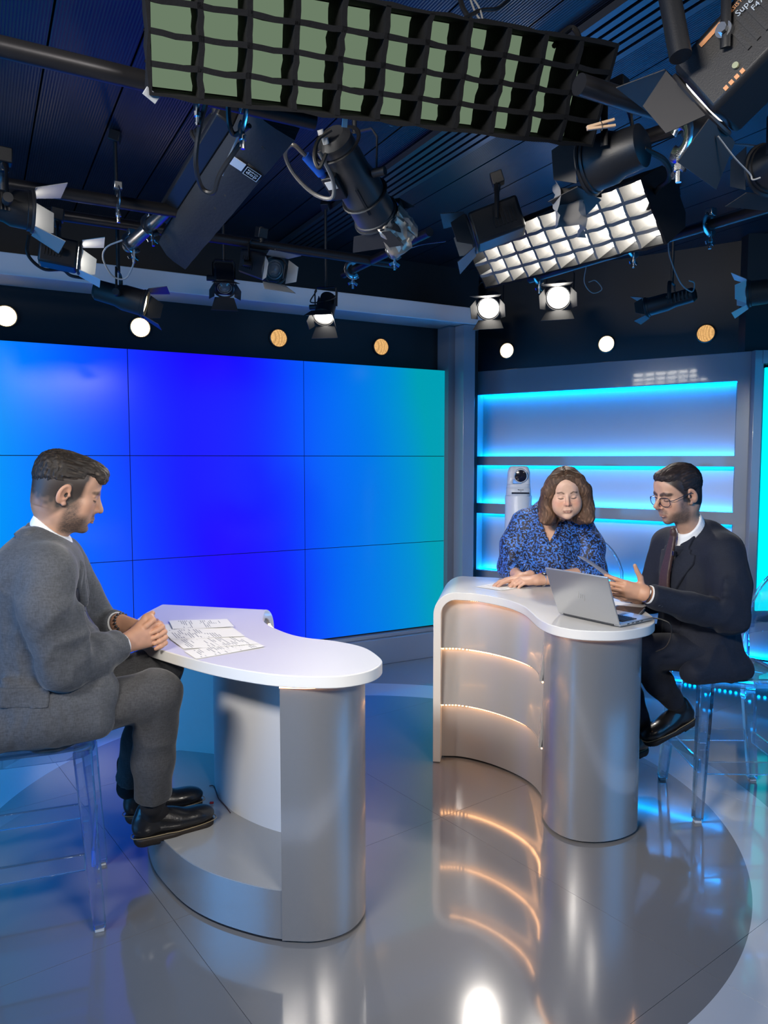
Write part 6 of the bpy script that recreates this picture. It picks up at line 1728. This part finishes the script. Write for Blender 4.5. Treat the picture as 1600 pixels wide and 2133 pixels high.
    nt.links.new(t_.outputs[0], x_.inputs[1]); nt.links.new(g_.outputs[0], x_.inputs[2]); nt.links.new(x_.outputs[0], o_.inputs[0])
    lens.build('lens', sg_, go, smooth=0, fixn=False)
    # jacket
    J = Sdf()
    J.ell(F(0, -.015, 1.08), (.200, .140, .18), FR, k=0); J.ell(F(0, -.01, .90), (.185, .150, .22), FR, k=.08); J.ell(F(0, -.02, .735), (.205, .175, .13), FR, k=.08)
    J.cap(F(.10, -.06, 1.175), F(-.10, -.06, 1.175), .085, k=.08); J.cap(F(.055, -.015, 1.262), F(-.055, -.015, 1.262), .046, k=.06); J.cap(F(.15, .0, 1.185), F(-.15, .0, 1.185), .062, k=.06)
    J.cap(F(-.165, -.11, .66), F(-.160, .12, .655), .062, .056, k=.05); J.cap(F(.165, -.11, .68), F(.160, .10, .68), .062, .056, k=.05)
    base = Sdf(); base.ops = list(J.ops)
    J.chain([sL, F(-.225, .0, 1.05), eL], [.076, .075, .068], k=.05); J.chain([eL, eL + (WL - eL) * .5, WL], [.068, .060, .047], k=.02)
    J.chain([sR, eR], [.076, .064], k=.05); J.chain([eR, WR], [.064, .046], k=.02)
    dl = (WL - eL).normalized()
    for k in range(5):
        c = eL + up3 * (.03 + .032 * k) - F.r * .05 + F.f * .02; J.cap(c - F.f * .04, c + F.f * .055 + up3 * .02, .012, .006, k=.03)
    for k in range(4):
        c = eL + dl * (.03 + .04 * k) + up3 * .04 - F.r * .02; J.cap(c, c - up3 * .06 - F.r * .025, .012, .007, k=.03)
    for k in range(3): J.cap(F(-.21, .05 - .03 * k, 1.10 - .04 * k), F(-.23, -.01 - .02 * k, .95), .010, .006, k=.03)
    for w, e in ((WL, eL), (WR, eR)):
        d = (w - e).normalized(); J.box(w + d * .055, (.09, .07, .09), 0, np.array(axes(d), np.float32), .004, 's')
    J.box(F(0, 0, .46), (.6, .6, .150), 0, None, .02, 's')
    lo, hi = bounds(J); V_, F_ = mesh_sdf(J, .0075, 2); V_ = wrinkle(V_, F_, .009, (10, 10, 6), sstep(1.25, 1.12, V_[:, 2]), 3, 2.2); V_ = relax(V_, F_, 1)
    jk = mesh_np('jacket', V_, F_, M_suitn, body, label='navy suit jacket')
    # shirt front, tie and lapels lying on the chest
    def band(name, shape, off, m, parent, label=None):
        lo, hi = bounds(shape, .02); v, f = patch(base, shape, off, .005, lo, hi, 1)
        return mesh_np(name, v, f, m, parent, label=label) if len(f) else None
    def vshape(w0, w1, z0, z1, cx=0.):
        s = Sdf(); s.box(F(cx, .12, (z0 + z1) / 2), (max(w0, w1) + .01, .14, (z1 - z0) / 2), 0, FR)
        def f(D, X, Y, Z):
            px = (X - F.O.x) * F.r.x + (Y - F.O.y) * F.r.y - cx
            w = (w0 + (w1 - w0) * np.clip((Z - z0) / (z1 - z0), 0, 1)); return np.maximum(D, np.abs(px) - w)
        s.fn(f); return s
    sh = band('shirt', vshape(.012, .050, .96, 1.26), .004, M_shirt, body, 'white dress shirt')
    _, nc, nf, nr_, nu = shirt_collar(HM, ne, F.f, .056, .058, .028, .030)
    M_tie = mat('brown_tie', (.05, .028, .026), .5, cvar=.4, cscale=120)
    kq = at(1402, 1108, nc.y - .012)
    kt = Sdf(); kt.ell(kq, (.017, .013, .020), FR, k=0); kt.ell(kq - nu * .018, (.012, .012, .015), FR, k=.012)
    tp = catmull([kq - nu * .015 + nf * .004, F(-.004, .146, 1.150), F(0, .162, 1.06), F(0, .164, .96)], 6)
    for q0, q1, w0, w1 in zip(tp[:-1], tp[1:], np.linspace(.014, .032, len(tp) - 1), np.linspace(.016, .033, len(tp) - 1)):
        kt.box((q0 + q1) / 2, (float(w0), .004, float((q1 - q0).length) / 2 + .003), .003, np.array(Matrix((F.r, F.r.cross(q0 - q1).normalized() * -1, (q0 - q1).normalized())).transposed(), np.float32), .006)
    v, f = mesh_sdf(kt, .004, 1); mesh_np('tie', v, f, M_tie, body, label='dark brown patterned tie')
    for g in (-1, 1):
        s = Sdf(); s.box(F(g * .075, .10, 1.09), (.085, .16, .175), 0, FR)
        def f(D, X, Y, Z, g=g):
            px = ((X - F.O.x) * F.r.x + (Y - F.O.y) * F.r.y) * g
            zz_ = np.clip((Z - .93) / (1.26 - .93), 0, 1); i0 = .004 + .020 * zz_; wd = .098 * np.minimum(1, (Z - .92) * 5) * np.where(Z > 1.185, .55, 1) * np.where((Z > 1.165) & (Z < 1.185), .72, 1)
            return np.maximum(np.maximum(D, i0 - px), px - i0 - wd)
        s.fn(f); lo, hi = bounds(s, .02); v, f_ = patch(base, s, .011, .005, lo, hi, 1)
        if len(f_): mesh_np('lapel', v, f_, M_suitn, jk)
    cl = Sdf(); pts = [nc - nf * .068 + nu * .004, nc + nr_ * .045 - nf * .054, nc + nr_ * .075 - nu * .014, nc + nr_ * .060 + nf * .05 - nu * .050, F(.030, .125, 1.185)]
    pm = [nc - nf * .068 + nu * .004, nc - nr_ * .045 - nf * .054, nc - nr_ * .075 - nu * .014, nc - nr_ * .060 + nf * .05 - nu * .050, F(-.030, .125, 1.185)]
    for q in (pts, pm):
        cl.chain(q, [.009, .010, .012, .013, .012], k=.02)
        for i in range(4): cl.cap(q[i] - nu * .026 + (q[i] - nc).normalized() * .010, q[i + 1] - nu * .022 + (q[i + 1] - nc).normalized() * .010, .011, .011, k=.025)
    v, f = mesh_sdf(cl, .005, 1); mesh_np('collar', v, f, M_suitn, jk)
    sc, nc, nf, nr_, nu = shirt_collar(HM, ne, F.f, .056, .058, .028, .030)
    sc.chain([nc + nf * .018 - nu * .03, nc + nf * .03 - nu * .07, F(0, .074, 1.150), F(0, .092, 1.05)], [.047, .050, .048, .046], k=.03)
    v, f = mesh_sdf(sc, .004, 2); mesh_np('shirt_collar', v, f, M_shirt, sh or body)
    d = dl; R = axes(d); MB().lathe([(.038, -.03), (.0385, .003), (.0365, .006), (.034, .003), (.034, -.03)], WL - d * .012, R, 22).build('cuff', M_shirt, sh or body)
    c = WL + d * .004
    wt = MB().tube([c + R.col[0] * (.030 * math.cos(a)) + R.col[2] * (.030 * math.sin(a)) for a in [2 * math.pi * k / 22 for k in range(22)]], .007, n=8, closed=True, flat=.3, up=d).build('watch', M_watch, body, label='silver wrist watch')
    for k in range(4):
        q = WL - d * (.035 + .014 * k) - F.r * .036 - up3 * .030
        MB().cyl(q, q + (-F.r - up3).normalized() * .006, .006, n=10).build('sleeve_button', mat('grey_button', (.06, .065, .08), .3), jk)
    MB().box(F(-.045, .152, 1.165), (.014, .012, .022), F.R()).build('microphone', M_btn, body, bevel=.002, label='small black clip microphone')
    T = Sdf(); T.chain([hipL, kL], [.095, .072], k=.02); T.chain([hipR, kR], [.095, .072], k=.03); T.cap(hipL, hipR, .09, k=.05)
    T.chain([kL, aL + (kL - aL) * .4, aL + (kL - aL).normalized() * .03], [.072, .060, .050], k=.03); T.chain([kR, aR + (kR - aR) * .4, aR + (kR - aR).normalized() * .03], [.072, .06, .05], k=.03)
    v, f = mesh_sdf(T, .008, 2); v = wrinkle(v, f, .004, (12, 12, 8), None, 8); mesh_np('trousers', v, f, M_suitn, body, label='navy suit trousers')
    hl1, tl1 = at(1446, 1496, 3.40), at(1342, 1548, 3.32)
    shoe(body, hl1, tl1, 0)
    hr1, tr1 = at(1345, 1560, 3.45), at(1268, 1580, 3.38)
    shoe(body, hr1, tr1, 0)
    for a_, h_, t_ in ((aL, hl1, tl1), (aR, hr1, tr1)):
        f_ = (t_ - h_).normalized(); u_ = f_.cross(up3).normalized().cross(f_).normalized(); k = Sdf(); k.chain([a_ + (kL - aL).normalized() * .08, a_, h_ + (t_ - h_) * .20 + u_ * .08], [.040, .040, .037], k=.02)
        v, f = mesh_sdf(k, .006, 1); mesh_np('sock', v, f, M_sock, body)
    q = at(1381, 1416, 3.30); MB().box(q, (.030, .016, .052), axes((.3, 1, 0)) @ Matrix.Rotation(.15, 3, 'Y')).build('microphone_pack', mat('white_label', (.7, .72, .75), .5), body, bevel=.003, label='small white box at the jacket hem')
    # the sheet he holds
    a, b = PL(-.004, .080, -.022), at(1216, 1160, 3.05); e = Vector((.10, .95, -.1)).normalized()
    dv_ = (b - a).normalized(); a = a - dv_ * .03; L = (b - a).length; s = MB(); vs = []; n_ = 8
    for i in range(n_):
        for j in range(5):
            u, w = i / (n_ - 1), j / 4; vs.append(a + dv_ * (L * u) + e * (.21 * (w - .05)) + up3 * (.012 * math.sin(math.pi * u)))
    fs = [(i * 5 + j, (i + 1) * 5 + j, (i + 1) * 5 + j + 1, i * 5 + j + 1) for i in range(n_ - 1) for j in range(4)]
    k_ = len(vs); s.add(vs + [q + Vector((.0, -.0003, .0008)) for q in vs], fs + [tuple(x + k_ for x in f[::-1]) for f in fs])
    tag(s.build('paper_sheet', mat('plain_paper'), smooth=60), 'white sheet held up in the left hand of the man with glasses', 'paper')
    return body
# ================================================================ clear bar stools and the robotic camera on its column
def acrylic():
    m = bpy.data.materials.new('clear_acrylic'); m.use_nodes = True; p = m.node_tree.nodes['Principled BSDF']
    p.inputs['Base Color'].default_value = (.93, .97, 1, 1); p.inputs['Transmission Weight'].default_value = 1; p.inputs['Roughness'].default_value = .0; p.inputs['IOR'].default_value = 1.45
    nt = m.node_tree; t_ = nt.nodes.new('ShaderNodeBsdfTransparent'); t_.inputs[0].default_value = (.92, .96, 1, 1); x_ = nt.nodes.new('ShaderNodeMixShader'); x_.inputs[0].default_value = .22
    o_ = nt.nodes['Material Output']; nt.links.new(p.outputs[0], x_.inputs[1]); nt.links.new(t_.outputs[0], x_.inputs[2]); nt.links.new(x_.outputs[0], o_.inputs[0])
    return m
M_acr = acrylic()
M_footcap = mat('clear_white_foot', (.6, .65, .72), .3)
def stool(label, c, f, group=None):
    F = Frame((c[0], c[1], 0), f); R = F.R()
    t = thing('bar_stool', label, 'bar stool', tuple(F(0, 0, 0)), group)
    zs = .632; pts = []
    for k in range(40):
        a = 2 * math.pi * k / 40; ca, sa = math.cos(a), math.sin(a); q = .205 / (abs(ca) ** 5 + abs(sa) ** 5) ** .2
        pts.append((q * ca, q * sa))
    s = MB(); n = len(pts); vs = []
    for r_, z in ((.96, zs - .045), (1.0, zs - .040), (1.0, zs - .006), (.97, zs), (.80, zs - .004), (.4, zs - .010)):
        vs += [F(x * r_, y * r_, z) for x, y in pts]
    vs.append(F(0, 0, zs - .011)); fs = []
    for i in range(5):
        for k in range(n): fs.append((i * n + k, i * n + (k + 1) % n, (i + 1) * n + (k + 1) % n, (i + 1) * n + k))
    for k in range(n): fs.append((5 * n + k, 5 * n + (k + 1) % n, 6 * n))
    m0 = len(vs)
    for r_, z in ((.92, zs - .045), (.92, zs - .018)): vs += [F(x * r_, y * r_, z) for x, y in pts]
    for k in range(n):
        fs.append((k, m0 + k, m0 + (k + 1) % n, (k + 1) % n)); fs.append((m0 + k, m0 + n + k, m0 + n + (k + 1) % n, m0 + (k + 1) % n))
    fs.append(tuple(range(m0 + n, m0 + 2 * n)))
    s.add(vs, fs).build('seat', M_acr, t)
    feet = {}
    for sx in (-1, 1):
        for sy in (-1, 1):
            top = F(.165 * sx, .165 * sy, zs - .02); bot = F(.215 * sx, (.205 if sy > 0 else .235) * sy, .012); feet[sx, sy] = (top, bot)
            MB().tube([top, top + (bot - top) * .5, bot], [.042, .034, .028], n=4, up=F.r + F.f).build('leg', M_acr, t, smooth=0, bevel=.004)
            MB().box(bot + Vector((0, 0, -.005)), (.030, .030, .014), R).build('foot', M_footcap, t, bevel=.002)
    zr = .235
    P = {k: a + (b - a) * ((a.z - zr) / (a.z - b.z)) for k, (a, b) in feet.items()}
    for a, b in (((-1, 1), (1, 1)), ((1, 1), (1, -1)), ((1, -1), (-1, -1)), ((-1, -1), (-1, 1))):
        A, B = P[a], P[b]; d = (B - A); MB().box((A + B) / 2, (.014, d.length - .05, .058), axes(d)).build('rung', M_acr, t, bevel=.003)
    # round back, curved, standing on two stiles
    vs = []; fs = []; nu, nv = 15, 13; rim = []
    def pos(u, v, off=0.):
        z0 = .735 + .05 * (1 - u * u); z1 = .80 + .29 * math.sqrt(max(0, 1 - u * u * .9)) ; z = z0 + (z1 - z0) * v
        wd = .205; x = wd * u; h = (z - .64)
        y = -.165 - .14 * h - .045 * (1 - u * u); return F(x, y + off, z)
    for off in (0, -.007):
        for i in range(nu):
            for j in range(nv): vs.append(pos(-1 + 2 * i / (nu - 1), j / (nv - 1), off))
    k = nu * nv
    for i in range(nu - 1):
        for j in range(nv - 1):
            a = (i * nv + j, (i + 1) * nv + j, (i + 1) * nv + j + 1, i * nv + j + 1); fs.append(a); fs.append(tuple(x + k for x in a[::-1]))
    ring = [i * nv for i in range(nu)] + [(nu - 1) * nv + j for j in range(1, nv)] + [i * nv + nv - 1 for i in range(nu - 2, -1, -1)] + [j for j in range(nv - 2, 0, -1)]
    for a, b in zip(ring, ring[1:] + ring[:1]): fs.append((b, a, a + k, b + k))
    MB().add(vs, fs).build('backrest', M_acr, t)
    top = [pos(-1, 0) + (pos(-1, 1) - pos(-1, 0)) * w for w in (0, .5)] + [pos(-1 + 2 * i / 20, 1) for i in range(21)] + [pos(1, 0) + (pos(1, 1) - pos(1, 0)) * w for w in (.5, 0)]
    MB().tube(top, .009, n=8).build('back_rim', M_acr, t)
    for sx in (-1, 1):
        a = F(.175 * sx, -.165, zs - .02); MB().tube([a, F(.19 * sx, -.172, .69), pos(sx, 0), pos(sx, .5)], [.020, .019, .016, .012], n=8, flat=.7).build('back_stile', M_acr, t)
    return t
stool('clear acrylic bar stool under the man in the grey suit', (-1.222, 2.512), (.94, .34))
stool('clear acrylic bar stool with round back behind the woman', (1.20, 4.34), (-.28, -.96))
stool('clear acrylic bar stool under the man in the navy suit, at the right edge', (1.575, 3.33), (-.995, .02))

# robotic camera on its white column
def ptz():
    c = at(1080, 1030, 5.0); x, y = c.x, c.y; ztop = c.z - .005
    col = thing('camera_column', 'round white column carrying the small robotic camera behind the woman', 'column', (x, y, 0))
    M_col = mat('column_white', (.60, .62, .66), .35, coat=.3)
    MB().lathe([(.089, 0.0), (.089, ztop - .008), (.085, ztop), (0, ztop)], (x, y, 0), None, 36).build('tube', M_col, col)
    MB().lathe([(.105, 0.0), (.105, .012), (.09, .018)], (x, y, 0), None, 36).build('base_plate', mat('plinth_grey'), col)
    t = thing('robotic_camera', 'small white robotic camera with black lens on the round column', 'camera', (x, y, ztop))
    M_ptz = mat('ptz_grey', (.52, .54, .58), .35); M_ptd = mat('ptz_dark', (.01, .011, .02), .15, coat=.5)
    f = Vector((-x * .9, -y, 0)).normalized(); F = Frame((x, y, 0), f); R = F.R()
    def rbox(w0, d0, w1, d1, z0, z1, n=32, p=4.):
        q = MB(); vs = []
        for w, d, z in ((w0 * .98, d0 * .98, z0), (w0, d0, z0 + .003), (w1, d1, z1 - .003), (w1 * .97, d1 * .97, z1)):
            for k in range(n):
                a = 2 * math.pi * k / n; ca, sa = math.cos(a), math.sin(a); g = 1 / (abs(ca) ** p + abs(sa) ** p) ** (1 / p); vs.append(F(w * g * ca, d * g * sa, z))
        fs = [tuple(range(n))[::-1], tuple(range(3 * n, 4 * n))]
        for i in range(3):
            for k in range(n): fs.append((i * n + k, i * n + (k + 1) % n, i * n + n + (k + 1) % n, i * n + n + k))
        return q.add(vs, fs)
    z = ztop
    rbox(.084, .080, .082, .078, z, z + .050).build('base', M_ptz, t)
    MB().box(F(-.012, .0795, z + .018), (.115, .004, .010), R).build('status_strip', M_ptd, t)
    text('lettering', 'Panasonic', .010, F(-.014, .0802, z + .040), R @ Matrix.Rotation(math.pi / 2, 3, 'X') @ Matrix.Rotation(math.pi, 3, 'Y') if False else Matrix((-F.r * -1 * -1, Vector((0, 0, 1)), F.f)).transposed(), M_ptd, t)
    text('lettering', '4K', .007, F(-.014, .0802, z + .030), Matrix((-F.r, Vector((0, 0, 1)), F.f)).transposed(), M_ptd, t)
    rbox(.080, .072, .077, .070, z + .050, z + .078).build('turntable', M_ptz, t)
    RF = np.array(R, np.float32); hd = F(-.012, .012, z + .135); RH = axes(f + Vector((0, 0, -.05)))
    sh = Sdf(); sh.box(F(0, -.004, z + .110), (.050, .030, .040), .022, RF); sh.box(F(0, -.004, z + .145), (.044, .026, .030), .022, RF, k=.02); sh.box(F(0, -.004, z + .085), (.056, .036, .008), .018, RF, k=.015)
    sh.ball(hd, .055, k=.0, mode='s'); sh.box(F(.008, 0, z + .093), (.026, .2, .010), .004, RF, k=.004, mode='s')
    v, fq = mesh_sdf(sh, .004, 1); mesh_np('fork', v, fq, M_ptz, t)
    MB().ball(hd, (.050, .050, .050), 24, 16).build('camera_head', M_ptz, t)
    MB().lathe([(.047, -.01), (.047, .052), (.044, .058), (.040, .058)], hd, RH, 28).build('lens_barrel', M_ptz, t)
    MB().lathe([(.0405, .050), (.040, .0585), (.030, .062), (0, .064)], hd, RH, 28).build('lens', M_ptd, t)
ptz()
man_left()
woman()
man_right()
